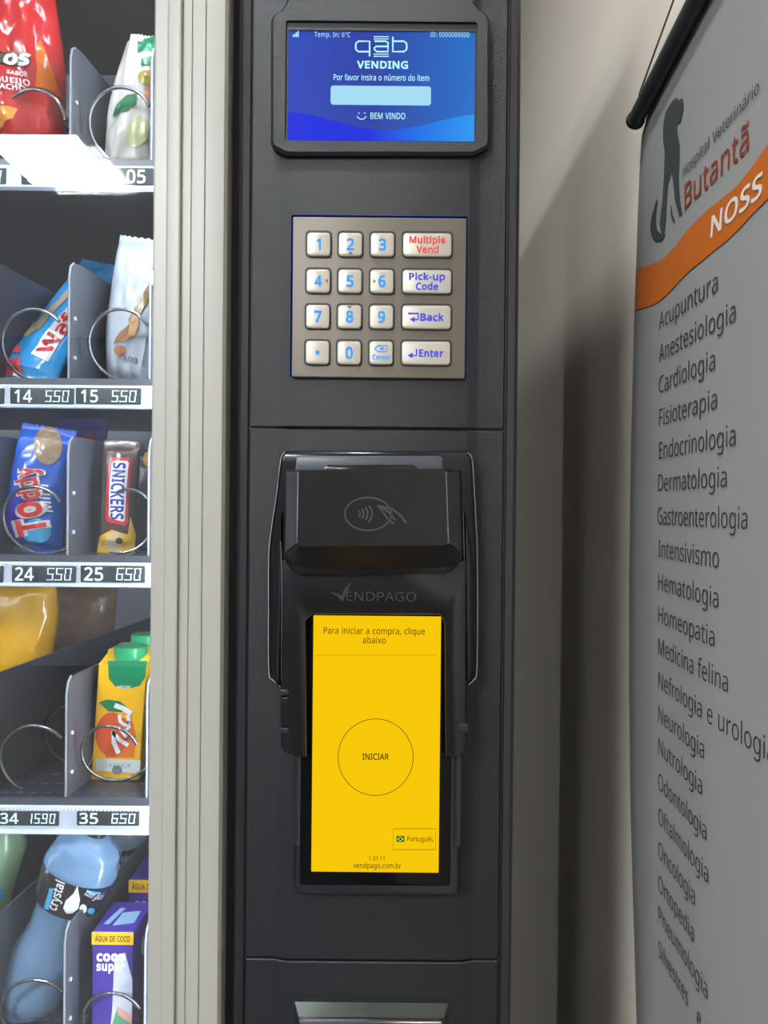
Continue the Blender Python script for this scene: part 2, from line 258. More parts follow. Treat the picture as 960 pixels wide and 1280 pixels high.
# text -----------------------------------------------------------------
# sans-serif letter outlines: character, advance | contours (thousandths of the type size)
GLYPHS = """,215|148,93 73,93 70,74 67,53 63,31 58,8 53,-15 49,-38 43,-61 38,-83 33,-103 85,-103 94,-84 102,-63 111,-42 120,-20 128,1 136,23 143,45 149,65 154,84|020001020k00020j0k030j02030i0j040i03040h0i050h04050g0h060g05060f0g070f06070e0f080e07080d0e090d08090c0d0a0c090a0b0c
-258|226,246 32,246 32,184 226,184|020001020300
.215|120,96 107,97 94,96 82,92 72,85 64,75 59,61 58,43 59,26 64,12 72,2 82,-6 94,-10 107,-11 120,-10 132,-6 142,2 151,12 156,26 157,43 156,61 151,75 142,85 132,92|020001030002030n00040n03040m0n050m04050l0m060l05060k0l070k06070j0k080j07080i0j090i08090h0i0a0h090a0g0h0b0g0a0b0f0g0b0e0f0c0e0b0c0d0e
0459|269,578 229,581 186,578 149,566 119,547 93,520 73,486 58,446 48,399 41,346 39,287 42,229 48,176 60,129 76,88 97,54 122,27 153,8 188,-4 229,-8 261,-6 290,1 316,12 339,27 359,47 376,70 390,97 401,128 409,163 415,201 418,242 419,287 417,346 410,399 399,446 382,486 361,520 335,547 304,566;202,518 229,521 256,518 279,510 298,495 314,475 326,449 336,417 343,380 347,336 348,287 347,238 343,194 336,156 326,124 314,98 298,78 279,64 256,55 229,52 202,55 178,64 159,78 143,98 131,125 121,156 115,194 111,238 110,287 111,336 115,380 121,417 131,449 143,475 159,495 178,510|020001030002030C00040C03040B0C050B04050E0B0E0A0B050D0E0F0A0E060D050F0z0A0G0z0F061e0D061d1e0H0z0G061c1d0I0z0H0I0y0z071c06071b1c0J0y0I071a1b0K0y0J081a070K0x0y08191a0L0x0K0919080L0w0x0918190M0w0L0a18090M0v0w0a17180N0v0M0b170a0b16170O0v0N0O0u0v0O0t0u0b15160P0t0O0c150b0P0s0t0c14150Q0s0P0d140c0Q0r0s0d13140R0r0Q0e130d0R0q0r0e12130S0q0R0e11120T0q0S0T0p0q0f110e0f10110U0p0T0U0o0p0f0X100V0o0U0f0W0X0W0o0V0g0W0f0g0o0W0g0n0o0g0m0n0h0m0g0h0l0m0i0l0h0i0k0l0j0k0i
1459|285,573 226,573 71,452 108,405 169,455 179,463 188,471 196,477 203,483 211,491 219,499 218,489 218,479 217,470 217,460 216,450 216,439 216,428 216,415 216,400 216,0 285,0|020001020a000a0l0002090a0b0l0a0208090c0l0b0207080d0l0c0206070205060e0l0d0204050f0l0e0203040g0l0f0h0l0g0i0l0h0j0l0i0k0l0j
2459|255,579 221,581 197,580 174,577 153,572 132,565 113,557 94,548 77,537 60,526 45,513 83,466 104,482 126,495 147,506 169,514 194,519 221,520 249,518 273,510 294,496 309,477 318,453 322,424 320,399 315,376 306,353 295,331 280,309 261,287 240,264 216,238 188,210 38,59 38,0 417,0 417,64 128,64 128,67 247,185 275,214 301,241 324,267 344,292 361,318 375,344 386,371 392,399 394,428 391,458 384,485 372,510 356,531 336,548 313,562 285,572|020001030002030T00040T03040S0T050S04060S05060R0S070R06070Q0R080Q07090Q08090h0Q0h0P0Q0a0h090a0g0h0i0P0h0a0f0g0j0P0i0a0e0f0b0c0a0c0d0a0d0e0a0j0O0P0k0O0j0l0O0k0l0N0O0m0N0l0m0M0N0n0M0m0n0L0M0o0L0n0p0L0o0p0K0L0q0K0p0q0J0K0r0J0q0r0I0J0s0I0r0s0H0I0t0H0s0t0G0H0u0G0t0u0F0G0v0F0u0v0E0F0w0E0v0w0D0E0x0D0w0x0C0D0x0B0C0x0A0B0x0z0A0y0z0x
3459|273,576 218,581 181,579 147,573 115,563 87,550 61,537 39,521 75,473 89,482 103,491 117,498 132,505 147,511 164,515 181,519 199,521 219,521 249,519 274,511 295,498 311,481 320,460 323,434 321,413 316,394 307,377 294,362 278,350 259,339 236,332 209,327 180,326 123,326 123,265 179,265 211,264 240,261 265,255 288,247 306,236 320,223 331,206 337,187 339,164 335,132 324,104 305,81 278,65 241,55 194,51 168,52 141,56 114,61 87,69 61,78 36,89 36,23 60,13 85,5 110,-1 136,-5 164,-7 193,-8 241,-6 283,2 318,14 348,30 371,50 390,74 403,101 410,131 413,163 409,198 398,229 379,255 353,276 319,290 277,298 277,302 300,307 321,316 340,326 356,339 370,355 381,372 389,392 394,414 395,439 390,477 376,511 352,540 317,563|020001030002031w00041w03051w04051v1w061v05061u1v070h060h1u06080907090a070a0b070b0c070c0d070d0e070e0f070f0g070g0h070i1u0h0j1u0i0j1t1u0k1t0j0l1t0k0m1t0l0m1s1t0n1s0m0n1r1s0o1r0n0o1q1r0p1q0o0q1q0p0q1p1q0r1p0q0r1o1p0s1o0r0s1n1o0t1n0s0t1m1n0u1m0t0v1m0u0w1m0v0w1l1m0y0w0x0y1l0w0y1k1l0y1j1k0y1i1j0y1h1i0y1g1h0y0z1g0z0A1g0A1f1g0B1f0A0C1f0B0D1f0C0D1e1f0E1e0D0F1e0E0F1d1e0G1d0F0H1d0G0H1c1d0I1c0H0J1c0I0J1b1c0K1b0J0K1a1b0L1a0K0L191a0V0T0U0M190L0V0S0T0M18190V0R0S0N180M0V0Q0R0V0P0Q0O180N0V0O0P0V180O0V17180V16170W160V0W15160X150W10150X101415111410121411121314
4459|286,576 17,190 17,130 291,130 291,0 359,0 359,130 443,130 443,193 359,193 359,576;292,500 295,500 295,492 294,483 294,474 294,464 293,454 293,444 292,434 292,423 291,412 291,400 291,387 291,374 291,193 86,193 257,438 263,446 270,456 276,468 282,479 287,490|010b000b0a000b0c0a0c090a010w0b0d090c0e090d010v0w0f090e010u0v0g090f010t0u0h090g010s0t0i090h010r0s0j090i010q0r0k090j0l090k0m090l0n090m0o090n0p090o010p0q01090p010809010708020701030702040603060703040506
5459|86,573 64,302 99,280 112,283 128,285 146,288 164,290 182,291 197,292 243,289 279,279 306,262 325,239 337,210 341,176 339,149 333,126 323,106 310,89 293,76 274,65 252,58 227,54 200,52 174,53 148,57 121,62 95,70 71,79 51,90 51,23 70,14 91,6 116,0 142,-4 170,-7 199,-8 242,-5 280,2 314,15 343,32 368,54 387,81 402,111 410,145 413,183 410,217 402,247 389,274 371,297 349,316 322,331 292,342 258,349 221,351 202,351 185,350 169,348 155,346 142,344 132,342 146,508 373,508 373,573|0111001113001112130110110T0R0S0U0R0T0V0R0U0V0Q0R0W0Q0V0X0Q0W100Q0X010Q10010P0Q010O0P010N0O020301030401040501050601060701070801080N0108090N090M0N0a0M090b0M0a0b0L0M0c0L0b0c0K0L0d0K0c0d0J0K0e0J0d0e0I0J0f0I0e0g0I0f0g0H0I0h0H0g0h0G0H0i0G0h0u0s0t0j0G0i0j0F0G0u0r0s0k0F0j0u0q0r0l0F0k0u0p0q0m0F0l0u0o0p0m0E0F0n0E0m0u0n0o0u0E0n0u0D0E0v0D0u0v0C0D0w0C0v0x0C0w0x0B0C0y0B0x0z0B0y0z0A0B
6459|318,580 306,581 265,578 228,572 196,562 168,548 143,530 121,510 103,486 87,461 75,433 64,404 57,374 51,342 47,310 45,278 44,245 46,204 51,166 59,133 70,103 84,76 101,54 119,35 140,19 163,7 187,-1 212,-6 239,-8 275,-5 307,2 336,15 361,33 382,55 399,82 411,112 419,147 421,184 419,220 412,251 400,279 384,303 365,322 342,338 316,349 287,356 255,358 233,357 213,355 194,350 178,343 163,335 150,326 138,315 128,303 119,291 115,291 117,322 121,352 127,380 134,407 145,431 158,454 173,474 193,491 216,504 242,515 273,521 308,523 320,523 332,522 344,520 356,519 367,516 377,513 377,573 368,576 356,578 344,579 330,580;217,301 241,303 274,300 302,289 324,271 339,247 348,218 351,184 348,143 337,109 320,84 297,66 270,55 238,51 219,53 201,57 185,64 170,74 158,85 146,99 137,114 129,129 123,146 119,163 116,181 115,198 117,215 122,232 131,248 143,263 157,276 175,287 195,296|020001021j00021i1j021h1i031h02031g1h031f1g031e1f041d031d1e03051b041b1c041c1d04061905191a051a1b050717061718061819060716170715160815070814150813140913080912130a12090a11120b110a0b10110b0X100c0X0b0c0W0X0d0W0c0L0J0K0M0J0L0M0I0J0N0I0M0d0V0W0O0I0N0O0H0I0P0H0O0e0V0d0P0G0H0Q0G0P0R0G0Q0R0F0G0e0U0V0S1l0R1l0F0R0f0U0e0T1k0S1k1l0S1m0F1l1m0E0F0T1Q1k1n0E1m0T1P1Q0f0T0U0f1P0T1o0E1n0f1O1P1o0D0E0g1O0f0g1N1O1p0D1o0g1M1N1p0C0D0g1L1M1q0C1p0h1L0g0h1K1L1q0B0C1r0B1q0h1J1K0i1J0h0i1I1J1s0B1r1s0A0B0i1H1I0j1H0i0j1G1H1s0z0A0j1F1G1t0z1s0k1F0j0k1E1F0k1D1E1t0y0z1u0y1t0l1D0k0l1C1D0l1B1C1v0y1u1v0x0y0m1B0l0m1A1B1w0x1v0m1z1A0m1y1z1w0w0x1x0w1w0n1y0m0n1x1y0n0w1x0o0w0n0o0v0w0p0v0o0p0u0v0q0u0p0q0t0u0r0t0q0r0s0t
7459|419,573 35,573 35,508 344,508 109,0 187,0 419,518|020001020600020306030506040503
8459|261,579 229,581 197,579 168,573 141,565 117,552 97,537 80,518 68,497 60,472 58,444 59,422 64,401 71,383 81,366 93,350 107,336 123,322 140,310 158,299 138,289 118,277 99,264 82,249 68,232 56,214 47,194 41,171 39,146 42,115 49,87 61,63 78,42 100,24 126,10 157,0 192,-6 231,-8 267,-6 300,1 330,11 356,26 378,44 395,65 408,90 416,118 419,148 417,173 411,196 401,216 389,234 373,250 355,265 335,279 314,291 291,303 310,314 329,325 346,338 361,352 374,367 385,383 394,401 399,421 400,443 398,472 390,497 378,519 362,538 341,553 318,565 291,574;200,521 228,524 257,521 282,514 302,502 318,486 327,466 330,441 329,423 325,406 317,392 307,379 296,367 282,357 267,348 250,339 232,330 213,339 195,348 179,357 164,367 151,379 141,391 133,406 128,422 127,441 130,466 139,486 155,502 176,514;194,260 217,270 229,265 253,256 274,246 293,235 310,223 324,211 335,197 343,182 348,166 350,148 346,120 336,96 319,76 295,60 265,51 229,48 192,51 161,60 138,76 121,96 112,119 108,145 110,164 114,182 121,197 130,212 142,225 157,237 174,249|020001021b00031b02031a1b041a0304191a051904051819061805061718071d061d1706071c1d1e171d071F1c1f171e1f1617081F07081E1F1g161f081D1E1h161g1h1516091D08091C1D1i151h0a1C091i14150a1B1C1j141i0b1B0a1j13140b1A1B1k131j1l131k0b1z1A0c1z0b1l12131m121l0c1y1z1m11120d1y0c1n111m0d1x1y1n10110e1x0d1o101n0e1w1x0e1v1w1p101o1p0X100f1v0e0f1u1v1q0X1p1q0W0X0g1u0f0g1t1u1r0W1q0g1s1t1s0W1r1s0V0W0h1s0g0h0V1s0h0U0V0i0U0h0i0T0U0j0T0i0j0S0T0k0S0j0k0R0S0l0R0k0l0Q0R0m1H0l1H0Q0l0m1G1H1I0Q1H1J0Q1I1J0P0Q0n1G0m0n2c1G1K0P1J1K0O0P0o2c0n0o2b2c1L0O1K0o2a2b1M0O1L1M0N0O0p2a0o0p292a1N0N1M1N0M0N0q290p0q28291O0M1N0q27281P0M1O1P0L0M0r270q1Q0L1P0r26271Q0K0L0s260r1R0K1Q0s25261R0J0K1S0J1R0t250s0t24251T0J1S0t23241T0I0J0u230t1U0I1T0u22231U0H0I0v220u0v21221V0H1U1V0G0H0w210v0w20211W0G1V1X0G1W0w1X200w0G1X0w0F0G0x0F0w0x0E0F0y0E0x0y0D0E0z0D0y0z0C0D0A0C0z0A0B0C
9459|250,579 223,581 188,578 156,570 127,557 101,540 80,517 63,491 50,460 43,426 40,387 42,352 49,321 61,294 76,270 95,250 118,235 144,223 173,216 204,214 227,215 247,218 266,223 282,230 297,238 310,247 322,258 332,269 341,281 346,281 344,250 340,221 334,192 327,165 316,141 303,118 287,99 268,82 245,68 218,58 188,52 152,50 140,50 128,51 115,53 103,55 92,57 82,60 82,0 92,-2 103,-4 117,-6 130,-7 143,-8 154,-8 195,-6 232,0 265,11 293,25 318,42 340,63 358,86 374,112 387,139 397,168 405,199 410,231 414,263 416,295 417,328 415,369 410,406 402,439 391,469 377,495 361,518 342,537 322,553 299,565 275,574;192,518 223,521 242,520 260,516 277,508 291,499 304,487 315,474 324,459 332,443 338,426 342,409 345,392 346,374 344,358 339,341 330,325 318,310 304,296 286,285 266,276 244,271 220,269 186,273 158,284 137,301 122,325 113,354 110,388 113,429 124,463 142,488 165,507|020001021j00031j02031i1j041i03041h1i051h04051g1h061g05061l1g1l1f1g061k1l1m1f1l1n1f1m1n1e1f061Q1k071Q061o1e1n1p1e1o071P1Q1q1e1p1q1d1e081P07081O1P1r1d1q1s1d1r1s1c1d081N1O091N081t1c1s1u1c1t1u1b1c091M1N1v1b1u0a1M091w1b1v1w1a1b1x1a1w0a1L1M0b1L0a1y1a1x1y191a1z191y0b1K1L0c1K0b1A191z1A18190c1J1K1B181A0d1J0c1C181B0d1I1J1D181C1D0t180t17180e1I0d1E0s1D0s0t1D0e1H1I1E0r0s0u170t1F0r1E0e1G1H1G0r1F0f1G0e0f0r1G0f0q0r0u16170f0p0q0g0p0f0v160u0g0o0p0g0n0o0h0n0g0v15160h0m0n0i0m0h0i0l0m0w150v0i0k0l0j0k0i0w14150x140w0x13140y130x0z130y0z12130A120z0A11120B110A0B10110C100B0D100C0D0X100M0K0L0E0X0D0M0J0K0M0I0J0M0H0I0F0X0E0M0G0H0M0F0G0M0X0F0M0W0X0M0V0W0M0U0V0M0T0U0N0T0M0O0T0N0P0T0O0P0S0T0Q0S0P0R0S0Q
:215|120,96 107,97 94,96 82,92 72,85 64,75 59,61 58,43 59,26 64,12 72,2 82,-6 94,-10 107,-11 120,-10 132,-6 142,2 151,12 156,26 157,43 156,61 151,75 142,85 132,92;120,440 107,441 94,440 82,436 72,429 64,419 59,405 58,387 59,369 64,355 72,345 82,338 94,333 107,332 120,333 132,338 142,345 151,355 156,369 157,387 156,405 151,419 142,429 132,436|020001030002030n00040n03040m0n050m04050l0m060l05060k0l070k06070j0k080j07080i0j090i08090h0i0a0h090a0g0h0b0g0a0b0f0g0b0e0f0c0e0b0c0d0e0q0o0p0r0o0q0r0L0o0s0L0r0s0K0L0t0K0s0t0J0K0u0J0t0u0I0J0v0I0u0v0H0I0w0H0v0w0G0H0x0G0w0x0F0G0y0F0x0y0E0F0z0E0y0z0D0E0A0D0z0A0C0D0B0C0A
A512|289,575 224,575 0,0 73,0 141,177 368,177 437,0 512,0;252,490 255,500 257,493 260,484 263,473 267,461 271,449 274,438 278,428 280,420 282,415 346,241 165,241 230,415 232,421 235,429 238,438 241,447 244,457 247,468 249,479|0200010209000907000208090a07090b070a020s080c070b020r0s0d070c020q0r0e070d020p0q0f070e020o0p020n0o0g070f020m0n0h070g020l0m0i070h020k0l0j070i02040k040j0k04050j05070j020304060705
B521|78,573 78,0 279,0 318,2 354,8 385,19 413,33 436,52 454,74 467,100 475,130 478,163 476,191 470,215 461,236 448,253 433,267 415,279 395,288 373,295 350,300 350,304 372,309 392,317 409,328 424,340 437,354 446,371 453,389 457,409 459,431 453,478 434,515 404,541 361,558 307,569 241,573;150,511 245,511 289,509 324,502 351,490 369,474 380,451 384,423 381,394 372,371 357,352 334,339 300,331 256,329 150,329;150,269 260,269 293,267 321,263 344,256 362,247 377,235 388,221 395,205 399,188 401,168 398,138 388,112 371,91 346,74 311,64 265,61 150,61|010B000B0A000B0z0A0B0y0z0B0x0y0B0w0x0B0C0w0C0D0w0D0v0w010P0B0E0v0D0F0v0E0G0v0F0G0u0v0H0u0G0I0u0H0I0t0u0J0t0I0J0s0t0K0s0J0K0r0s0K0q0r0L0q0K0L0p0q0M0p0L0M0o0p0N0o0M0O0o0N010Q0P0Q0O0P0Q0o0O0Q0n0o0Q0m0n0Q0l0m0Q0k0l0Q0j0k0Q0i0j0Q0h0i0Q0R0h0R0g0h01190Q0S0g0R0S0f0g0T0f0S0U0f0T0V0f0U0V0e0f0W0e0V0W0d0e0X0d0W100d0X100c0d110c10110b0c120b11130b12130a0b140a1314090a150914150809160815160708170716180717011819010718010607010506010405010304010203
C507|353,580 324,581 281,578 242,571 206,559 174,543 145,523 120,499 99,471 81,440 67,406 57,369 51,329 49,287 52,230 62,178 78,131 101,90 130,56 166,28 208,8 257,-4 312,-8 342,-7 369,-6 393,-2 416,2 438,8 460,15 460,78 438,72 416,66 394,62 371,58 347,56 322,55 281,58 244,68 213,83 186,105 164,132 147,164 135,200 128,241 125,286 127,321 131,353 139,383 149,410 162,434 178,456 196,474 217,490 241,502 266,510 294,516 323,517 348,516 372,513 394,508 415,501 435,494 453,486 482,547 460,557 435,565 409,572 381,577|020001021700031702031617031516041503041415051404051314050W130W0X130X1013101113111213060U050U0V050V0W05070T060T0U06070S0T070R0S070Q0R080Q07080P0Q080O0P090O08090N0O0a0N090a0M0N0a0L0M0b0L0a0b0K0L0c0K0b0c0J0K0d0J0c0d0I0J0e0I0d0e0H0I0e0G0H0f0G0e0f0F0G0g0F0f0g0E0F0g0D0E0h0D0g0h0C0D0i0C0h0i0B0C0u0s0t0v0s0u0i0A0B0w0s0v0x0s0w0i0z0A0y0s0x0z0s0y0j0z0i0j0s0z0k0s0j0k0r0s0l0r0k0l0q0r0l0p0q0l0o0p0m0o0l0m0n0o
D585|78,573 78,0 237,0 297,4 351,15 399,33 439,58 474,91 501,131 521,177 533,231 536,292 533,350 521,401 502,446 476,484 443,516 404,540 359,558 309,569 254,573;150,511 244,511 287,508 327,500 361,487 391,469 416,444 435,415 449,379 457,337 460,289 454,220 434,164 402,119 357,87 299,68 228,62 150,62|010l000l0k000l0j0k0l0i0j0l0h0i0l0g0h0l0m0g0m0n0g0n0f0g010C0l0o0f0n0p0f0o0q0f0p0q0e0f0r0e0q0r0d0e0s0d0r0t0d0s0t0c0d0u0c0t0u0b0c0v0b0u0v0a0b0w0a0v0w090a0x090w0x08090y080x0y07080z070y0z06070A060z0B060A010B0C01060B010506010405010304010203
E446|78,573 78,0 398,0 398,63 150,63 150,268 383,268 383,330 150,330 150,509 398,509 398,573|010900090b00090a0b010809010508050708050607010405010304010203
F416|78,573 78,0 150,0 150,243 383,243 383,306 150,306 150,509 398,509 398,573|010700070900070809010607010306030506030405010203
G584|377,580 346,581 286,577 233,564 186,544 145,517 111,482 84,442 65,395 53,343 49,286 52,229 63,176 81,130 105,89 136,55 173,28 217,8 267,-4 323,-8 362,-7 398,-5 431,-1 462,5 493,12 524,22 524,302 326,302 326,238 452,238 452,68 437,65 421,61 404,59 385,56 364,55 340,55 292,58 251,68 216,84 187,106 164,133 146,166 134,202 127,243 124,286 127,332 136,373 150,409 170,441 195,468 225,489 259,505 298,514 342,517 369,516 395,513 421,508 445,501 468,493 489,484 516,547 491,557 465,565 437,572 407,577|020001021500021415031402031314031213041203041112040U110U0V110V0W110W0X110X1011050S040S0T040T0U04050R0S060R05060Q0R060P0Q060O0P070O06070N0O080N07080M0N080L0M090L08090K0L0a0K090a0J0K0s0q0r0s0t0q0t0p0q0b0J0a0b0I0J0b0H0I0u0p0t0c0H0b0c0G0H0d0G0c0d0F0G0d0E0F0e0E0d0e0D0E0f0D0e0f0C0D0v0p0u0f0B0C0w0p0v0x0p0w0y0p0x0f0A0B0z0p0y0A0p0z0g0A0f0g0p0A0h0p0g0h0o0p0h0n0o0i0n0h0i0m0n0i0l0m0j0l0i0j0k0l
H594|150,573 78,573 78,0 150,0 150,267 443,267 443,0 516,0 516,573 443,573 443,330 150,330|020001020b000a08090a070802040b040a0b04050a05070a020304060705
I272|239,573 32,573 32,531 99,515 99,57 32,42 32,0 239,0 239,42 172,57 172,515 239,531|020001020b00030b02030a0b040a0304090a050904050809060805060708
J219|146,573 74,573 74,3 73,-19 69,-38 63,-53 54,-65 45,-74 33,-81 21,-85 8,-88 -5,-89 -15,-89 -25,-88 -35,-87 -45,-85 -54,-83 -63,-81 -63,-142 -55,-145 -46,-147 -37,-150 -27,-151 -16,-152 -3,-152 25,-150 52,-145 75,-135 96,-122 114,-104 128,-82 138,-56 144,-26 146,9|020001020x00020w0x030w02040w03040v0w050v04060v05060u0v070u06080u070i0g0h090u08090t0u0i0f0g0i0e0f0a0t090i0d0e0i0c0d0b0t0a0i0b0c0i0t0b0i0s0t0i0r0s0i0q0r0j0q0i0j0p0q0k0p0j0l0p0k0m0p0l0m0o0p0n0o0m
K496|150,573 78,573 78,0 150,0 150,222 209,273 411,0 496,0 261,323 488,573 403,573 249,399 232,381 215,363 199,345 182,327 166,308 150,290|020001020h000b090a0b08090c080b0d080c0e080d0f080e0g080f0g05080507080h050g02040h04050h060705020304
L420|150,573 78,573 78,0 400,0 400,64 150,64|020001020500020405020304
M727|78,573 78,0 144,0 144,347 144,367 144,387 144,407 143,426 142,444 142,461 141,477 140,490 139,502 142,502 330,0 390,0 581,501 584,501 583,489 582,475 581,460 580,443 580,426 579,408 579,389 578,371 578,352 578,0 650,0 650,573 544,573 364,103 361,103 184,573|010c000c0x000c0d0x0d0w0x0v0g0u0g0t0u0g0h0t0h0s0t010b0c0e0w0d0v0f0g0i0s0h010a0b0j0s0i01090a0k0s0j0108090l0s0k0107080m0s0l0106070n0s0m0o0s0n0105060p0s0o0104050q0s0p0103040r0s0q0102030e0v0w0e0f0v
N609|78,573 78,0 144,0 144,320 144,340 144,359 143,378 142,397 142,415 141,432 140,448 139,462 138,476 141,476 447,0 532,0 532,573 464,573 464,249 464,232 465,213 466,193 466,173 467,155 468,137 469,121 469,109 470,99 467,99 161,573|010c000c0t000c0d0t0d0s0t0i0g0h0i0f0g010b0c0e0s0d010a0b01090a0108090107080106070105060104050103040102030j0f0i0k0f0j0l0f0k0m0f0l0n0f0m0o0f0n0p0f0o0q0f0p0r0f0q0e0r0s0e0f0r
O626|369,577 314,581 258,577 208,565 166,545 130,517 100,482 78,442 62,396 52,344 49,288 51,245 56,204 65,167 78,132 94,101 114,73 138,49 165,29 196,13 232,1 271,-6 314,-8 355,-6 393,1 428,13 459,29 486,49 510,73 531,101 547,132 561,166 570,204 576,244 577,287 574,344 564,396 547,442 524,483 495,517 459,545 417,565;274,515 314,518 373,511 421,491 456,457 481,411 496,354 501,287 499,241 492,200 481,163 465,131 445,104 420,83 390,67 354,58 314,55 273,58 238,67 207,83 182,104 161,131 145,163 134,200 127,241 125,287 127,333 134,374 145,411 161,443 182,469 207,490 238,506|020001020F00030F02030E0F040E03040D0E050H040H0D04050G0H0I0D0H0I0C0D060G05061e0G0J0C0I061d1e0K0C0J061c1d0K0B0C071c06071b1c0L0B0K071a1b0L0A0B081a0708191a0M0A0L0M0z0A0919080918190N0z0M0a18090N0y0z0a17180b170a0b16170O0y0N0O0x0y0c160b0O0w0x0c15160P0w0O0d150c0P0v0w0Q0v0P0d14150e140d0Q0u0v0e13140R0u0Q0f130e0R0t0u0f12130S0t0R0f11120T0t0S0g110f0T0s0t0g10110U0s0T0h100g0U0r0s0h0X100V0r0U0h0W0X0W0r0V0h0r0W0i0r0h0i0q0r0j0q0i0j0p0q0k0p0j0k0o0p0l0o0k0l0n0o0m0n0l
P485|78,573 78,0 150,0 150,223 216,223 256,225 292,230 324,238 351,249 375,262 395,278 411,296 423,316 433,336 439,358 443,381 444,404 439,454 421,495 393,528 352,553 297,568 229,573;150,511 223,511 269,508 306,499 334,484 354,462 366,435 370,401 368,375 362,352 352,334 338,318 320,306 298,296 272,290 242,286 208,285 150,285|010n000n0m000n0l0m0n0k0l0n0j0k0n0o0j0o0p0j0p0i0j010E0n0q0i0p0r0i0q0r0h0i0s0h0r0t0h0s0t0g0h0u0g0t0u0f0g0v0f0u0v0e0f0w0e0v0w0d0e0x0d0w0x0c0d0y0c0x0z0c0y0z0b0c0A0b0z0B0b0A0B0a0b0C0a0B0D0a0C01030E030D0E030a0D03090a030809030708030607030506030405010203
Q626|369,577 314,581 258,577 208,565 166,545 130,517 100,482 78,442 62,396 52,344 49,288 51,245 56,204 65,167 78,132 94,101 114,73 138,49 165,29 196,13 232,1 271,-6 314,-8 317,-8 320,-8 324,-8 327,-7 330,-7 334,-7 444,-136 548,-136 411,6 445,21 476,40 503,64 525,92 544,124 559,160 569,200 575,242 577,287 574,344 564,396 547,442 524,483 495,517 459,545 417,565;274,515 314,518 373,511 421,491 456,457 481,411 496,354 501,287 499,241 492,200 481,163 465,131 445,104 420,83 390,67 354,58 314,55 273,58 238,67 207,83 182,104 161,131 145,163 134,200 127,241 125,287 127,333 134,374 145,411 161,443 182,469 207,490 238,506|020001020L00030L02030K0L040K03040J0K050N040N0J04050M0N0O0J0N0O0I0J060M05061k0M0P0I0O061j1k0Q0I0P061i1j0Q0H0I071i06071h1i0R0H0Q071g1h0R0G0H081g07081f1g0S0G0R0S0F0G091f08091e1f0T0F0S0a1e090T0E0F0a1d1e0b1d0a0b1c1d0U0E0T0U0D0E0c1c0b0U0C0D0c1b1c0V0C0U0d1b0c0W0C0V0d1a1b0W0B0C0e1a0d0e191a0X0B0W0X0A0B0f190e0f1819100A0X100z0A0f1718110z100g170f110y0z0g1617120y110h160g0h1516130y12130x0y0h1415140x130h0x140i0x0h0i0w0x0j0w0i0j0v0w0k0v0j0k0s0v0s0u0v0l0s0k0m0q0l0q0r0l0r0s0l0t0u0s0m0p0q0m0o0p0m0n0o
R499|78,573 78,0 150,0 150,237 264,237 403,0 487,0 330,257 349,264 367,274 385,285 401,298 415,315 427,334 437,356 442,381 444,410 442,444 434,474 422,500 404,522 381,540 353,555 320,565 281,571 236,573;150,510 232,510 261,509 287,505 310,500 328,491 343,480 355,467 363,450 368,430 370,407 366,374 355,347 338,325 312,310 278,301 236,298 150,298|010q000q0p000q0o0p0q0n0o0q0m0n0q0l0m0q0k0l0q0r0k0r0s0k0s0j0k010H0q0t0j0s0u0j0t0u0i0j0v0i0u0w0i0v0x0i0w0x0h0i0y0h0x0z0h0y0z0g0h0A0g0z0A0f0g0B0f0A0B0e0f0C0e0B0C0d0e0D0d0C0D0c0d0E0c0D0E0b0c0F0b0E0G0b0F0G0a0b01030H030G0H030a0G03090a030809030708030407040607010203050604
S440|262,580 231,581 197,579 165,573 136,563 110,550 89,533 71,513 58,490 51,464 48,435 49,413 52,393 57,375 65,359 74,344 85,330 98,317 114,305 131,294 151,284 172,274 196,265 228,253 255,241 277,230 295,218 308,207 318,194 325,180 329,164 330,147 329,129 324,113 316,98 305,85 290,74 273,66 252,60 228,56 201,55 171,56 142,59 113,65 86,72 62,80 41,88 41,19 54,14 68,9 83,4 100,1 118,-2 137,-5 157,-7 177,-8 198,-8 238,-6 274,1 307,11 335,26 359,44 378,66 392,92 400,121 403,153 401,181 395,206 385,228 371,247 353,264 332,279 307,293 278,306 246,318 217,330 193,341 172,351 156,362 143,373 133,386 126,400 122,416 121,434 122,450 126,464 133,478 142,489 155,499 169,507 187,513 207,516 229,517 254,516 278,513 302,508 325,502 346,495 366,487 389,549 367,558 343,565 318,572 290,577|020001021H00031H02031G1H041G03041F1G041E1F051E04051D1E061D05061x1D1x1y1D1y1z1D1z1A1D1A1B1D1B1C1D071w061w1x06071v1w071u1v081u07081t1u081s1t081r1s091r08091q1r091p1q091o1p0a1o090a1n1o0b1n0a0b1m1n0b1l1m0c1l0b0c1k1l0d1k0c0d1j1k0e1j0d0e1i1j0e1h1i0f1h0e0f1g1h0g1g0f0g1f1g0g1e1f0h1e0g0h1d1e0i1d0h0i1c1d0j1c0i0k1c0j0k1b1c0l1b0k0l1a1b0m1a0l0n1a0m0n191a0o190n0o18190p180o0q180p0q17180r170q0s170r0s16170t160s0t15160u150t0v150u0v14150w140v0x140w0x13140y130x0z130y0z12130L0J0K0A120z0L0I0J0B120A0L0H0I0B11120C110B0L0G0H0D110C0L0F0G0E110D0L0E0F0L110E0L10110L0X100M0X0L0N0X0M0N0W0X0O0W0N0P0W0O0Q0W0P0Q0V0W0R0V0Q0S0V0R0S0U0V0T0U0S
T446|437,573 8,573 8,509 187,509 187,0 259,0 259,509 437,509|020001020700030702040603060703040506
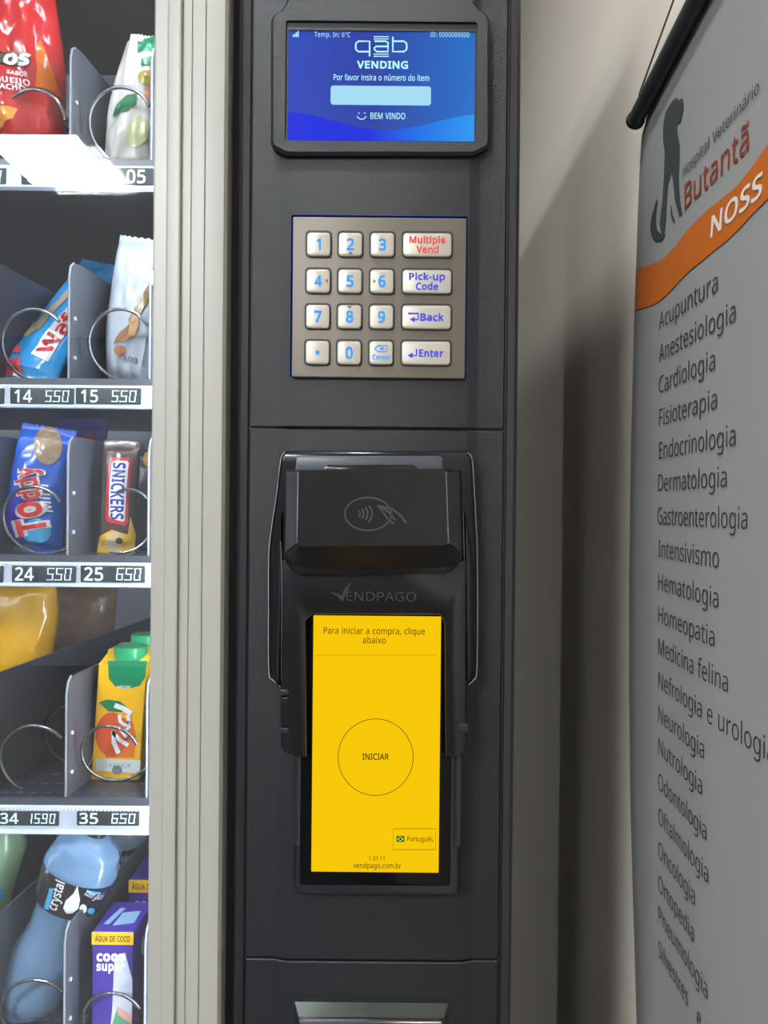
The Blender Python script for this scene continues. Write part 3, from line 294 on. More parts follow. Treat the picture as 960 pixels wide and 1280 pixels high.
U586|144,573 72,573 72,204 78,144 97,93 128,50 171,18 225,-2 290,-8 338,-5 380,4 416,20 446,40 470,65 489,95 503,128 511,164 513,202 513,573 442,573 442,202 440,174 435,149 427,126 415,105 399,88 379,73 355,63 327,57 294,55 248,59 211,72 182,93 161,122 148,158 144,201|020001020z000k0i0j0k0h0i030z020l0h0k0l0g0h030y0z0m0g0l0m0f0g030x0y0n0f0m040x030n0e0f0o0e0n040w0x0p0e0o0p0d0e050w04050v0w0q0d0p0r0d0q050u0v0r0c0d0s0c0r050t0u0t0c0s050c0t060c05060b0c060a0b070a0607090a080907
V481|75,573 0,573 204,0 277,0 481,573 405,573 277,207 271,191 267,176 262,161 257,147 253,133 250,119 246,106 243,93 241,80 238,93 235,106 231,119 228,132 224,146 220,160 215,175 210,190 204,205|020001020o00060405060304070306020n0o080307020m0n090308020l0m0a0309020k0l0b030a020j0k0c030b020i0j0d030c020h0i0e030d020g0h0f030e020f0g02030f
W746|85,573 10,573 161,0 234,0 342,373 346,385 349,397 352,409 355,421 358,433 361,443 363,454 365,463 367,471 368,478 369,484 370,488 370,484 372,478 373,471 375,463 378,454 380,443 383,433 386,421 389,410 392,398 395,387 399,375 510,0 583,0 735,573 660,573 572,224 568,207 564,191 560,175 556,159 553,144 550,129 548,114 545,100 544,87 542,96 540,106 538,117 536,128 534,139 532,151 529,163 526,175 523,187 520,200 516,212 512,225 407,573 333,573 232,227 229,215 225,203 222,191 219,179 216,166 213,154 211,142 209,131 206,119 205,108 203,97 201,87 200,97 198,107 196,118 195,129 193,140 190,151 188,163 185,175 183,186 180,199 177,211 174,223|020001021l000V0T0U0V0g0T0g0S0T0x0v0w0x0u0v0V0f0g0h0S0g0i0S0h0V0e0f0j0S0i0V0d0e0V0c0d0k0S0j0V0b0c0l0S0k0V0a0b0m0S0l0V090a0n0S0m0o0S0n0V08090p0S0o0V07080q0S0p0V06070r0S0q0V05060s0S0r0V04050t0S0s0V03040W030V0t0R0S0y0u0x021k1l0X030W0t0Q0R021j1k0z0u0y10030X0t0P0Q021i1j0A0u0z1103100t0O0P021h1i1203110t0N0O0B0u0A021g1h130312021f1g0t0M0N0C0u0B140313021e1f0t0L0M0D0u0C150314021d1e0t0K0L160315021c1d0E0u0D0t0J0K170316021b1c0t0I0J0F0u0E180317021a1b0t0H0I0G0u0F19031802191a0t0G0H0203190t0u0G
a450|279,433 231,437 204,436 177,432 151,426 126,419 104,410 84,400 106,347 124,355 143,363 163,370 183,376 205,379 227,380 253,378 275,371 293,359 306,342 313,317 316,285 316,259 243,257 179,251 127,238 87,219 59,192 43,159 37,119 39,92 45,68 55,48 68,30 84,16 103,6 124,-2 148,-7 172,-8 195,-7 216,-5 234,-1 250,5 265,13 279,22 292,33 304,46 317,61 320,61 334,0 385,0 385,293 381,338 368,375 347,403 318,422;252,208 315,210 315,172 311,134 299,103 279,79 253,62 223,52 188,49 167,51 148,56 132,66 120,79 112,97 110,119 113,144 124,165 141,182 167,195 204,203|020001030002030S00040S03050S04050R0S060R05070R06070Q0R080907090a070a0b070b0c070c0d070d0e070e0Q070f0Q0e0g0Q0f0g0P0Q0h0P0g0i0P0h0j0P0i0j0O0P0k0O0j0k0N0O0l0N0k0m0U0l0U0N0l0n0U0m0o0U0n0p0U0o0q0T0p0T0U0p0V0N0U0q1e0T0q1d1e0q1c1d0r1c0q0r1b1c0W0N0V0r1a1b0s1a0r0s191a0X0N0W0t190s0t1819100L0X0L0N0X0t17180u170t0u1617110L100v160u0v1516120K110K0L11120J0K0M0N0L0v1415130J120v13140v0J130w0J0v0w0I0J0w0H0I0x0H0w0x0G0H0y0G0x0y0F0G0z0F0y0z0E0F0z0D0E0A0D0z0A0C0D0B0C0A
b493|139,609 68,609 68,0 119,0 133,55 139,55 153,38 169,24 189,10 213,0 240,-6 272,-8 306,-5 337,3 365,17 390,36 410,61 427,91 439,127 447,168 449,215 444,283 428,338 401,381 365,412 322,431 272,437 240,435 213,429 189,419 169,405 153,390 139,373 135,373 136,383 137,396 138,410 138,426 139,443 139,461;260,379 296,374 325,360 348,338 363,306 373,265 376,216 373,166 363,126 348,93 325,69 297,55 261,51 219,55 187,69 165,93 150,125 142,165 139,214 139,217 140,252 144,282 150,308 159,330 172,348 188,361 207,371 231,377|020001020D00020C0D020B0C0r0p0q0s0p0r0s0o0p0t0o0s020A0B0u0o0t0u0n0o020z0A0v0n0u020y0z0w0E0v0E0n0v020x0y0E0F0n0F0m0n0w170E0w16170G0m0F020w0x02120w12130w13140w14150w15160w0H0m0G0H0l0m0I0l0H0211120J0l0I0J0k0l0210110K0k0J020X10020W0X0L0k0K0L0j0k020V0W0L0i0j0M0i0L020U0V0M0h0i0N0h0M020T0U0O0h0N02040T040S0T0O0g0h0P0g0O040R0S0P0f0g0Q0f0P04050R050Q0R020304060Q05060f0Q070f06070e0f080e07080d0e090d08090c0d0a0c090a0b0c
c385|267,437 245,438 208,435 174,428 142,415 114,396 90,372 71,342 56,305 47,262 44,213 47,165 55,123 69,87 88,58 112,34 139,15 170,2 204,-5 241,-8 264,-7 285,-5 304,-2 320,3 336,8 351,15 351,78 336,71 319,65 302,60 283,56 262,54 240,53 214,55 191,61 172,71 155,86 141,104 131,126 123,152 119,181 117,213 119,247 123,277 131,303 141,325 155,343 172,358 193,368 217,374 244,376 259,375 275,373 292,370 308,365 323,361 337,356 358,415 344,421 328,426 309,431 288,435|020001021100031102031011030X10040X03040W0X040V0W050V04050Q0V0Q0R0V0R0S0V0S0T0V0T0U0V060O050O0P050P0Q05060N0O060M0N070M06070L0M070K0L070J0K080J07080I0J090I08090H0I090G0H0a0G090a0F0G0a0E0F0b0E0a0b0D0E0c0D0b0c0C0D0c0B0C0d0B0c0d0A0B0e0A0d0e0z0A0r0p0q0e0y0z0s0p0r0t0p0s0e0x0y0u0p0t0f0x0e0v0p0u0f0w0x0w0p0v0f0p0w0g0p0f0h0p0g0h0o0p0h0n0o0h0m0n0i0m0h0i0l0m0i0k0l0j0k0i
d493|425,609 354,609 354,438 355,429 355,418 356,405 358,393 359,383 359,374 354,374 345,386 335,397 323,407 310,416 296,423 280,429 262,434 243,437 221,438 171,432 128,413 93,381 66,338 49,282 44,214 49,146 65,91 92,48 128,17 171,-2 221,-8 242,-7 262,-4 279,1 296,7 310,15 323,24 335,35 345,46 354,58 358,58 368,0 425,0;196,374 231,379 274,375 306,360 329,336 343,304 352,263 355,213 355,200 352,154 343,117 328,88 305,67 273,55 232,51 197,55 168,69 146,93 130,125 120,165 117,213 120,260 130,300 146,334 168,359|020001020G000j0h0i030G020j0g0h0j0f0g0k0f0j0k0e0f040G030k0d0e050G040k0c0d0l0c0k0l0b0c060G050l0a0b070G060l0I0a0I090a080G070m0H0l0H0I0l0J090I0K090J0K08090K0L080L0M080M0G080m170H0m16170n160m0n15160N0G0M0n14150o140n0O0G0N0o13140p130o0P0G0O0p12130Q0G0P0p11120R0G0Q0q110p0q10110S0G0R0q0X100r0X0q0T0E0S0E0G0S0r0W0X0U0D0T0D0E0T0U0C0D0F0G0E0r0V0W0V0C0U0r0C0V0s0C0r0s0B0C0s0A0B0s0z0A0t0z0s0t0y0z0t0x0y0t0w0x0u0w0t0u0v0w
e452|269,435 234,438 198,435 164,426 134,411 108,390 86,364 68,333 55,297 47,257 44,212 47,167 56,126 70,91 90,61 114,36 143,17 176,3 212,-5 251,-8 279,-7 304,-5 327,-1 349,4 370,11 392,20 392,82 370,73 348,66 327,60 305,56 280,53 254,52 215,56 181,69 154,90 134,119 122,157 117,201 411,201 411,244 409,281 402,315 390,346 374,373 354,396 329,414 301,427;202,377 233,380 256,378 276,373 292,364 306,353 318,338 326,322 333,302 336,281 338,257 119,257 125,293 137,323 154,348 175,366|020001020L00030L02030K0L040K03040J0K050J04050I0J060N050N0I05060M0N0O0I0N0P0I0O06130M0Q0I0P0Q0H0I0612130R0H0Q0712060S0H0R0711120S0G0H0T0G0S0811070810110U0G0T0U0F0G0V0F0U091008090X100V0E0F0W0E0V090W0X090E0W0a0E090a0D0E0b0C0a0C0D0a0b0B0C0c0B0b0c0A0B0d0A0c0d0z0A0e0z0d0e0y0z0r0p0q0s0p0r0e0x0y0t0p0s0f0x0e0u0p0t0f0w0x0v0p0u0w0p0v0f0p0w0g0p0f0g0o0p0h0o0g0h0n0o0h0m0n0i0m0h0i0l0m0i0k0l0j0k0i
f276|244,613 227,613 199,612 174,606 152,597 132,585 116,568 104,547 95,522 89,492 87,457 87,432 12,408 12,375 87,375 87,0 158,0 158,375 266,375 266,430 158,430 158,458 160,489 166,513 175,532 189,545 206,553 228,556 239,555 251,554 262,552 273,549 283,546 292,544 310,599 300,603 287,606 274,609 259,612|020001020C00030C02030B0C030A0B040A03040z0A040y0z040x0y050v040v0w040w0x04060s050s0t050t0u050u0v05070r060r0s06070q0r070p0q080p07080o0p080n0o090n08090m0n0a0m090a0l0m0a0k0l0b0k0a0c0k0b0c0j0k0c0i0j0d0i0c0e0i0d0f0h0e0h0i0e0f0g0h
g493|248,436 221,438 169,431 126,411 91,377 65,332 49,278 44,214 49,149 65,95 91,51 126,18 170,-2 221,-8 250,-6 275,-1 299,8 320,21 338,37 354,57 358,57 357,51 357,43 356,32 356,21 355,11 355,4 355,-13 352,-48 341,-77 324,-101 300,-119 271,-130 237,-134 206,-133 177,-130 149,-125 123,-118 99,-110 78,-100 78,-165 99,-174 122,-180 147,-186 174,-189 202,-192 233,-192 274,-190 310,-183 341,-172 367,-155 388,-135 404,-109 416,-80 423,-46 425,-7 425,430 369,430 359,373 355,373 338,393 319,409 297,422 273,431;207,376 230,379 257,377 281,371 302,362 319,348 332,331 343,309 350,282 355,251 356,214 356,197 355,173 353,151 349,131 343,113 336,98 326,85 315,74 303,65 288,58 271,53 253,51 232,50 197,54 169,68 146,92 130,124 120,165 117,213 119,247 123,277 130,303 140,326 153,344 169,359 187,370|0200010213000313020312130W0U0V0W0T0U031112041103041011041510150X10041415160X15051404170X16051E14170W0X17180W18190W191a0W1a1b0W1b1c0W1c0T0W051D1E051C1D051B1C061B05061A1B061z1A1d0T1c071z06071y1z1e0T1d071x1y081x071f0T1e081w1x1g0T1f1h0T1g081v1w1i0T1h091v081j0T1i091u1v1k0T1j1l0k1k0k0T1k0a1u090a1t1u1m0k1l1n0k1m0a1s1t1o0k1n1p0j1o0j0k1o1p0i0j0l0T0k0a1r1s1q0i1p0m0T0l1r0i1q0b1r0a0b0i1r0n0T0m0b0h0i0o0T0n0b0g0h0p0T0o0c0g0b0q0T0p0c0f0g0r0T0q0c0e0f0d0e0c0r0S0T0s0S0r0s0R0S0t0R0s0u0R0t0u0Q0R0E0C0D0v0Q0u0v0P0Q0E0B0C0E0A0B0w0P0v0E0z0A0E0y0z0x0P0w0E0x0y0E0P0x0E0O0P0E0N0O0F0N0E0F0M0N0G0M0F0H0M0G0H0L0M0I0L0H0J0L0I0J0K0L
i207|139,430 68,430 68,0 139,0;115,590 104,591 93,590 83,586 75,580 68,572 64,560 63,546 64,532 68,521 75,512 83,506 93,502 104,501 115,502 124,506 133,512 140,521 144,532 145,546 144,560 140,572 133,580 124,586|020001020300060405070406070r04080r07080q0r090q08090p0q0a0p090a0o0p0b0o0a0b0n0o0c0n0b0c0m0n0d0m0c0d0l0m0e0l0d0e0k0l0f0k0e0f0j0k0g0j0f0g0i0j0h0i0g
k428|138,609 68,609 68,0 138,0 138,158 187,200 336,0 421,0 235,246 409,430 326,430 189,285 184,279 178,272 172,264 165,256 159,248 152,240 146,232 142,226 138,221 135,221 135,232 136,244 137,257 137,270 138,282 138,291|020001020r000b090a0b0809020q0r0c080b020p0q0d080c0e080d020o0p0f080e020n0o0g080f0h080g0h0708020m0n0i050h05070h0j050i020l0m0k050j020k0l02040k04050k060705020304
l207|139,609 68,609 68,0 139,0|020001020300
m750|298,436 266,438 249,437 233,435 217,431 201,425 186,418 173,409 160,398 149,385 140,371 136,371 125,430 68,430 68,0 139,0 139,223 140,255 144,283 150,308 158,329 170,347 185,360 204,370 227,377 253,379 272,377 289,374 303,367 315,359 325,347 332,333 337,317 341,298 342,277 342,0 411,0 411,237 414,280 423,315 438,342 460,362 490,374 528,379 555,376 577,367 594,353 606,333 613,308 615,277 615,0 685,0 685,280 681,330 669,371 649,401 621,421 584,434 540,438 512,436 486,430 461,420 438,406 418,388 402,366 398,366 386,388 369,406 349,420 325,430|0200010X0V0W030002031900100V0X041903100U0V051904051819110U100e0c0d0e0b0c061805110T0U061718120T11071706081707081617130T12130S0T091608140H130H0S13090q160q15160a0p090p0q090a0o0p140G0H0I0S0H0r150q0a0n0o0J0S0I140F0G0s150r0e0a0b0e0j0a0j0k0a0k0l0a0l0m0a0m0n0a0J0R0S0t150s0K0R0J0t14150t0F140t0E0F0u0E0t0L0R0K0v0E0u0v0D0E0w0D0v0M0R0L0M0Q0R0x0D0w0x0C0D0e0i0j0N0Q0M0y0C0x0e0h0i0N0P0Q0y0B0C0z0B0y0O0P0N0e0g0h0z0A0B0e0f0g
n496|322,434 275,438 257,437 239,435 222,431 206,425 190,418 175,409 162,398 150,385 140,371 136,371 125,430 68,430 68,0 139,0 139,223 142,269 151,308 166,338 189,361 222,374 265,379 295,376 319,367 338,353 351,333 358,307 361,275 361,0 431,0 431,280 426,330 413,371 391,401 361,421|020001030002040003040z00050z040e0c0d0e0b0c060z05060y0z070y06080y07080x0y090x080a0m090m0x090a0l0m0n0x0m0o0x0n0a0k0l0e0a0b0e0i0a0i0j0a0j0k0a0o0w0x0p0w0o0q0w0p0r0w0q0r0v0w0e0h0i0s0v0r0s0u0v0t0u0s0e0g0h0e0f0g
o485|281,435 244,438 204,435 169,426 137,412 110,392 87,367 68,336 55,301 47,261 44,216 46,181 51,150 59,121 70,95 84,71 100,51 119,33 140,18 163,7 188,-1 214,-6 241,-8 271,-6 299,-1 324,7 348,18 369,33 388,51 404,71 417,95 428,121 436,150 440,181 442,216 439,261 431,301 417,336 398,367 374,392 347,412 316,426;202,374 242,379 270,376 294,370 314,359 331,344 345,325 355,303 363,277 367,248 369,216 367,184 363,154 356,128 345,105 331,86 314,71 294,59 270,53 243,51 216,53 192,59 172,71 155,86 141,105 130,128 123,154 119,184 117,216 120,263 130,303 147,335 171,359|020001030002030F00040F03040E0F050E04050D0E050C0D060H050H0C05060G0H0I0C0H0J0C0I061e0G0K0C0J0K0B0C071e06071d1e0L0B0K0M0B0L081d070M0A0B081c1d0N0A0M0O0A0N081b1c091b080O0z0A0P0z0O091a1b0a1a090P0y0z0Q0y0P0b1a0a0b191a0R0y0Q0R0x0y0b18190S0x0R0c180b0S0w0x0c17180T0w0S0d170c0T0v0w0d16170U0v0T0e160d0U0u0v0e15160V0u0U0f150e0V0t0u0f14150W0t0V0g140f0W0s0t0g13140X0s0W0g1213100s0X0g1112110s100h110g0h0s110h0r0s0i0r0h0i0q0r0i0p0q0j0p0i0k0p0j0k0o0p0k0n0o0l0n0k0l0m0n
p493|322,432 273,438 251,437 231,434 213,429 197,422 182,414 170,405 158,394 148,383 139,371 136,371 126,430 68,430 68,-192 139,-192 139,-16 139,-5 138,7 137,20 136,33 135,45 134,55 139,55 148,44 158,33 170,24 182,15 197,7 213,1 231,-4 251,-7 272,-8 306,-5 337,3 365,17 390,37 410,62 427,93 439,129 447,170 449,216 444,284 428,339 401,383 365,413;260,379 296,374 325,359 348,334 363,302 373,262 376,217 375,186 371,157 364,131 354,108 341,88 326,72 308,60 286,53 261,51 233,53 208,59 188,70 172,85 159,103 150,126 144,152 140,182 139,216 139,229 141,261 145,289 152,313 161,333 174,349 190,362 210,371 233,377|020001030002040003040J000e0c0d0e0b0c050J04060J05070J06070I0J080I07090I080a0K090K0I090K0L0I0L0H0I0a1j0K0a1i1j0M0H0L0e0a0b0e1d0a1d1e0a1e1f0a1f1g0a1g1h0a1h1i0a0N0H0M0N0G0H0O0G0N0P0G0O0e1c1d0P0F0G0Q0F0P0e1b1c0e1a1b0R0F0Q0e191a0R0E0F0S0E0R0e18190S0D0E0T0D0S0e17180U0D0T0U0C0D0e0m170m16170V0C0U0m15160V0B0C0W0B0V0m14150X0B0W0m13140X0A0B100A0X0m0n130n12130e0l0m0o120n110A100o11120o0A110e0k0l0p0A0o0p0z0A0q0z0p0e0j0k0r0z0q0e0i0j0r0y0z0s0y0r0t0y0s0e0h0i0t0x0y0u0x0t0v0x0u0v0w0x0e0g0h0e0f0g
q493|253,436 221,438 188,435 157,427 129,413 104,393 83,368 67,338 54,302 47,261 44,214 49,146 66,91 93,48 128,17 170,-2 219,-8 251,-6 279,1 303,11 323,25 340,40 354,58 358,58 357,48 356,37 355,25 355,13 355,1 354,-9 354,-192 425,-192 425,430 369,430 358,371 355,371 341,389 324,405 304,419 280,429;196,374 231,379 273,375 305,361 328,337 343,305 352,263 355,213 355,199 353,168 349,140 342,116 333,96 320,79 304,67 284,58 260,52 233,51 197,55 168,70 146,93 130,126 120,165 117,213 120,260 130,300 145,334 167,359|020001020D00030D020y0w0x0y0v0w030C0D040C03040B0C050B04050A0B060A05060F0A0F0z0A060E0F0G0z0F0H0z0G06170E0H0y0z0H0I0y0I0J0y0J0K0y0K0v0y0717060716170816070815160915080914150L0v0K0a14090a13140b130a0M0v0L0b12130N0v0M0O0v0N0b11120c110b0P0n0O0n0v0O0c10110Q0n0P0R0n0Q0c0X100d0X0c0S0n0R0d0W0X0T0m0S0m0n0S0T0l0m0o0v0n0U0l0T0d0V0W0V0l0U0d0l0V0p0v0o0e0l0d0e0k0l0q0v0p0e0j0k0r0v0q0f0j0e0s0v0r0f0i0j0t0v0s0f0h0i0g0h0f0u0v0t
r331|277,438 269,438 249,437 231,433 214,426 198,418 183,407 170,395 158,381 147,367 137,351 134,351 126,430 68,430 68,0 139,0 139,229 140,251 143,270 149,289 156,305 166,321 176,334 189,346 202,355 217,363 232,369 248,373 264,374 271,374 279,373 287,372 296,371 303,370 310,368 319,433 312,435 304,436 295,437 286,437|020001020D00020C0D020B0C030B02030A0B030z0A030y0z040y030e0c0d0e0b0c050y04060y05070x060x0y06080u070u0v070v0w070w0x07090s080s0t080t0u08090r0s090q0r090p0q0a0p090a0o0p0a0n0o0e0a0b0e0i0a0i0j0a0j0k0a0k0l0a0l0m0a0m0n0a0e0h0i0e0g0h0e0f0g
s384|228,437 202,438 157,435 118,425 85,408 61,386 46,358 41,324 43,302 48,283 57,266 69,252 84,239 103,228 124,217 148,206 174,196 200,185 222,176 239,167 253,158 264,150 271,141 276,132 279,123 280,112 277,94 269,79 256,66 236,57 211,51 178,49 153,50 128,54 104,60 81,67 60,75 42,83 42,19 59,11 78,5 99,-1 122,-5 148,-7 176,-8 210,-6 241,-2 268,6 292,18 311,32 327,49 339,69 346,92 348,119 346,140 341,159 333,176 321,191 306,203 289,215 268,226 245,236 219,246 193,256 172,266 154,274 139,282 127,290 119,298 113,307 109,317 108,328 111,343 118,356 131,366 149,374 171,379 197,380 218,379 238,377 258,372 278,366 297,360 315,353 339,409 319,417 298,424 275,430 252,434|020001021s00031s02031r1s031q1r041q03041p1q041o1p041j1o1j1k1o1k1l1o1l1m1o1m1n1o051h041h1i041i1j04061g051g1h05061f1g061e1f061d1e071d06071c1d071b1c071a1b081a0708191a0818190918080917180916170a16090a15160a14150b140a0b13140b12130c120b0c11120d110c0d10110e100d0e0X100f0X0e0f0W0X0g0W0f0g0V0W0h0V0g0h0U0V0i0U0h0i0T0U0j0T0i0k0T0j0k0S0T0l0S0k0m0S0l0n0S0m0n0R0S0o0R0n0p0R0o0p0Q0R0q0Q0p0r0Q0q0r0P0Q0C0A0B0s0P0r0C0z0A0s0O0P0C0y0z0t0O0s0C0x0y0u0O0t0C0w0x0v0O0u0C0v0w0C0O0v0C0N0O0C0M0N0D0M0C0D0L0M0E0L0D0E0K0L0F0K0E0G0K0F0G0J0K0H0J0G0H0I0J
t289|144,528 103,528 75,437 13,409 13,375 74,375 74,125 76,93 82,66 91,44 104,27 120,13 138,4 157,-3 178,-7 200,-8 213,-8 226,-6 240,-4 253,-2 263,1 272,5 272,59 264,56 255,54 245,53 233,51 222,50 212,50 193,52 177,58 163,69 153,83 146,103 144,127 144,375 269,375 269,430 144,430|020001020C00030C02030B0C030A0B040A03050A04060z050z0A05060y0z060x0y070x06070w0x080w07080v0w080u0v090u080n0l0m090t0u0o0l0n0p0l0o0q0l0p090s0t0r0l0q0s0l0r090l0s0a0l090b0l0a0c0l0b0c0k0l0d0k0c0d0j0k0d0i0j0e0i0d0e0h0i0e0g0h0f0g0e
u496|135,430 63,430 63,148 65,114 71,85 81,59 95,38 112,21 134,8 159,-1 187,-6 220,-8 238,-7 256,-5 273,-1 290,4 306,11 321,20 334,31 346,43 356,57 359,57 370,0 427,0 427,430 357,430 357,206 356,175 352,146 345,121 336,100 323,82 306,69 285,59 260,53 230,51 200,53 176,62 158,76 145,96 137,122 135,153|020001020F000q0o0p0q0n0o0r0n0q0s0n0r020E0F030E020t0n0s030D0E0u0n0t040D030v0l0u0l0n0u040C0D050C040w0l0v050B0C0x0l0w050A0B060A050y0k0x0k0l0x0y0j0k0m0n0l060z0A0z0j0y060j0z060i0j070i06070h0i080h07080g0h080f0g090f08090e0f0a0e090a0d0e0a0c0d0b0c0a
v407|75,430 0,430 163,0 244,0 407,430 332,430 241,176 237,165 232,152 227,138 222,124 218,110 214,96 210,84 207,72 204,63 201,63 199,72 197,83 193,96 189,109 185,123 180,137 176,151 171,164 167,176|020001020p00060405060304020o0p070306080307020n0o090308020m0n0a0309020l0m0b030a020k0l0c030b020j0k0d030c020i0j0e030d020h0i0f030e020g0h020f0g02030f
x424|102,430 22,430 170,220 14,0 94,0 213,172 330,0 410,0 253,220 402,430 322,430 213,268|020001020b000b090a0b080902080b030802030508050708030405060705
y409|76,430 1,430 174,-2 152,-59 145,-73 138,-87 130,-99 121,-110 110,-118 99,-126 86,-131 72,-134 56,-135 47,-135 38,-134 30,-133 22,-132 15,-131 9,-130 9,-186 16,-188 25,-189 34,-190 44,-192 55,-192 67,-192 94,-191 117,-185 138,-176 157,-164 173,-148 188,-130 201,-108 213,-85 224,-59 409,430 333,430 245,186 238,164 231,142 224,121 217,100 212,83 209,68 205,68 203,80 200,92 196,105 193,117 188,130 184,144 179,157 174,171 169,185|020001020R000B0z0A0B0y0z0C0y0B020Q0R020P0Q0D0y0C020O0P020N0O0E0y0D020M0N0F0y0E020L0M020K0L0G0y0F020J0K0H0y0G020I0J020H0I020y0H030y02040y03040x0y050x04050w0x060w05070w06070v0w080v07090v080a0v090a0u0v0j0h0i0b0u0a0j0g0h0j0f0g0j0e0f0c0u0b0j0d0e0j0c0d0j0u0c0j0t0u0j0s0t0j0r0s0j0q0r0k0q0j0l0q0k0m0q0l0n0q0m0n0p0q0o0p0n
°343|196,579 172,581 147,579 124,574 104,565 86,553 72,539 60,522 51,502 46,481 44,457 46,434 51,413 60,393 72,376 87,362 105,350 125,341 147,336 172,334 196,336 218,341 238,350 256,362 271,376 283,393 292,413 297,434 299,457 297,481 292,502 283,522 271,539 256,553 238,565 218,574;149,532 172,534 195,532 214,525 228,513 239,498 245,479 247,457 245,436 239,418 229,403 215,391 196,384 172,382 149,384 129,391 115,403 104,418 98,436 96,457 98,479 104,498 115,513 129,525|020001030002030z00040z03040y0z050y04050x0y060x05060w0x070A060A0B060B0w060B0C0w0C0v0w070X0A0D0v0C070W0X0E0v0D080W070E0u0v080V0W0F0u0E0F0t0u090V080G0t0F090U0V0G0s0t0a0U090a0T0U0H0s0G0b0T0a0b0S0T0I0s0H0I0r0s0b0R0S0J0r0I0J0q0r0c0R0b0c0Q0R0K0q0J0K0p0q0d0Q0c0d0P0Q0L0p0K0e0P0d0L0o0p0M0o0L0e0O0P0N0o0M0e0N0O0e0o0N0f0o0e0f0n0o0g0n0f0g0m0n0h0m0g0h0l0m0i0l0h0i0k0l0j0k0i
Á512|289,575 224,575 0,0 73,0 141,177 368,177 437,0 512,0;252,490 255,500 257,493 260,484 263,473 267,461 271,449 274,438 278,428 280,420 282,415 346,241 165,241 230,415 232,421 235,429 238,438 241,447 244,457 247,468 249,479;374,757 289,757 282,745 275,732 266,717 257,703 248,688 239,674 229,661 221,649 213,638 213,629 259,629 269,637 279,646 290,656 301,666 312,677 323,688 333,700 343,711 353,722 361,732 368,741 374,749|0200010209000907000208090a07090b070a020s080c070b020r0s0d070c020q0r0e070d020p0q0f070e020o0p020n0o0g070f020m0n0h070g020l0m0i070h020k0l0j070i02040k040j0k04050j05070j0203040607050v0t0u0v0R0t0v0Q0R0w0Q0v0w0P0Q0w0O0P0x0O0w0x0N0O0y0N0x0y0M0N0z0M0y0z0L0M0A0L0z0A0K0L0A0J0K0B0J0A0B0I0J0C0I0B0C0H0I0D0H0C0D0G0H0E0G0D0E0F0G
á450|279,433 231,437 204,436 177,432 151,426 126,419 104,410 84,400 106,347 124,355 143,363 163,370 183,376 205,379 227,380 253,378 275,371 293,359 306,342 313,317 316,285 316,259 243,257 179,251 127,238 87,219 59,192 43,159 37,119 39,92 45,68 55,48 68,30 84,16 103,6 124,-2 148,-7 172,-8 195,-7 216,-5 234,-1 250,5 265,13 279,22 292,33 304,46 317,61 320,61 334,0 385,0 385,293 381,338 368,375 347,403 318,422;252,208 315,210 315,172 311,134 299,103 279,79 253,62 223,52 188,49 167,51 148,56 132,66 120,79 112,97 110,119 113,144 124,165 141,182 167,195 204,203;344,614 259,614 253,602 245,589 237,575 227,560 218,546 209,532 200,518 191,506 183,496 183,486 229,486 239,494 249,503 260,513 271,523 282,534 293,546 304,557 314,568 323,579 332,589 339,598 344,606|020001030002030S00040S03050S04050R0S060R05070R06070Q0R080907090a070a0b070b0c070c0d070d0e070e0Q070f0Q0e0g0Q0f0g0P0Q0h0P0g0i0P0h0j0P0i0j0O0P0k0O0j0k0N0O0l0N0k0m0U0l0U0N0l0n0U0m0o0U0n0p0U0o0q0T0p0T0U0p0V0N0U0q1e0T0q1d1e0q1c1d0r1c0q0r1b1c0W0N0V0r1a1b0s1a0r0s191a0X0N0W0t190s0t1819100L0X0L0N0X0t17180u170t0u1617110L100v160u0v1516120K110K0L11120J0K0M0N0L0v1415130J120v13140v0J130w0J0v0w0I0J0w0H0I0x0H0w0x0G0H0y0G0x0y0F0G0z0F0y0z0E0F0z0D0E0A0D0z0A0C0D0B0C0A1h1f1g1h1D1f1h1C1D1i1C1h1i1B1C1i1A1B1j1A1i1j1z1A1k1z1j1k1y1z1l1y1k1l1x1y1l1w1x1m1w1l1m1v1w1n1v1m1n1u1v1o1u1n1o1t1u1p1t1o1p1s1t1q1s1p1q1r1s
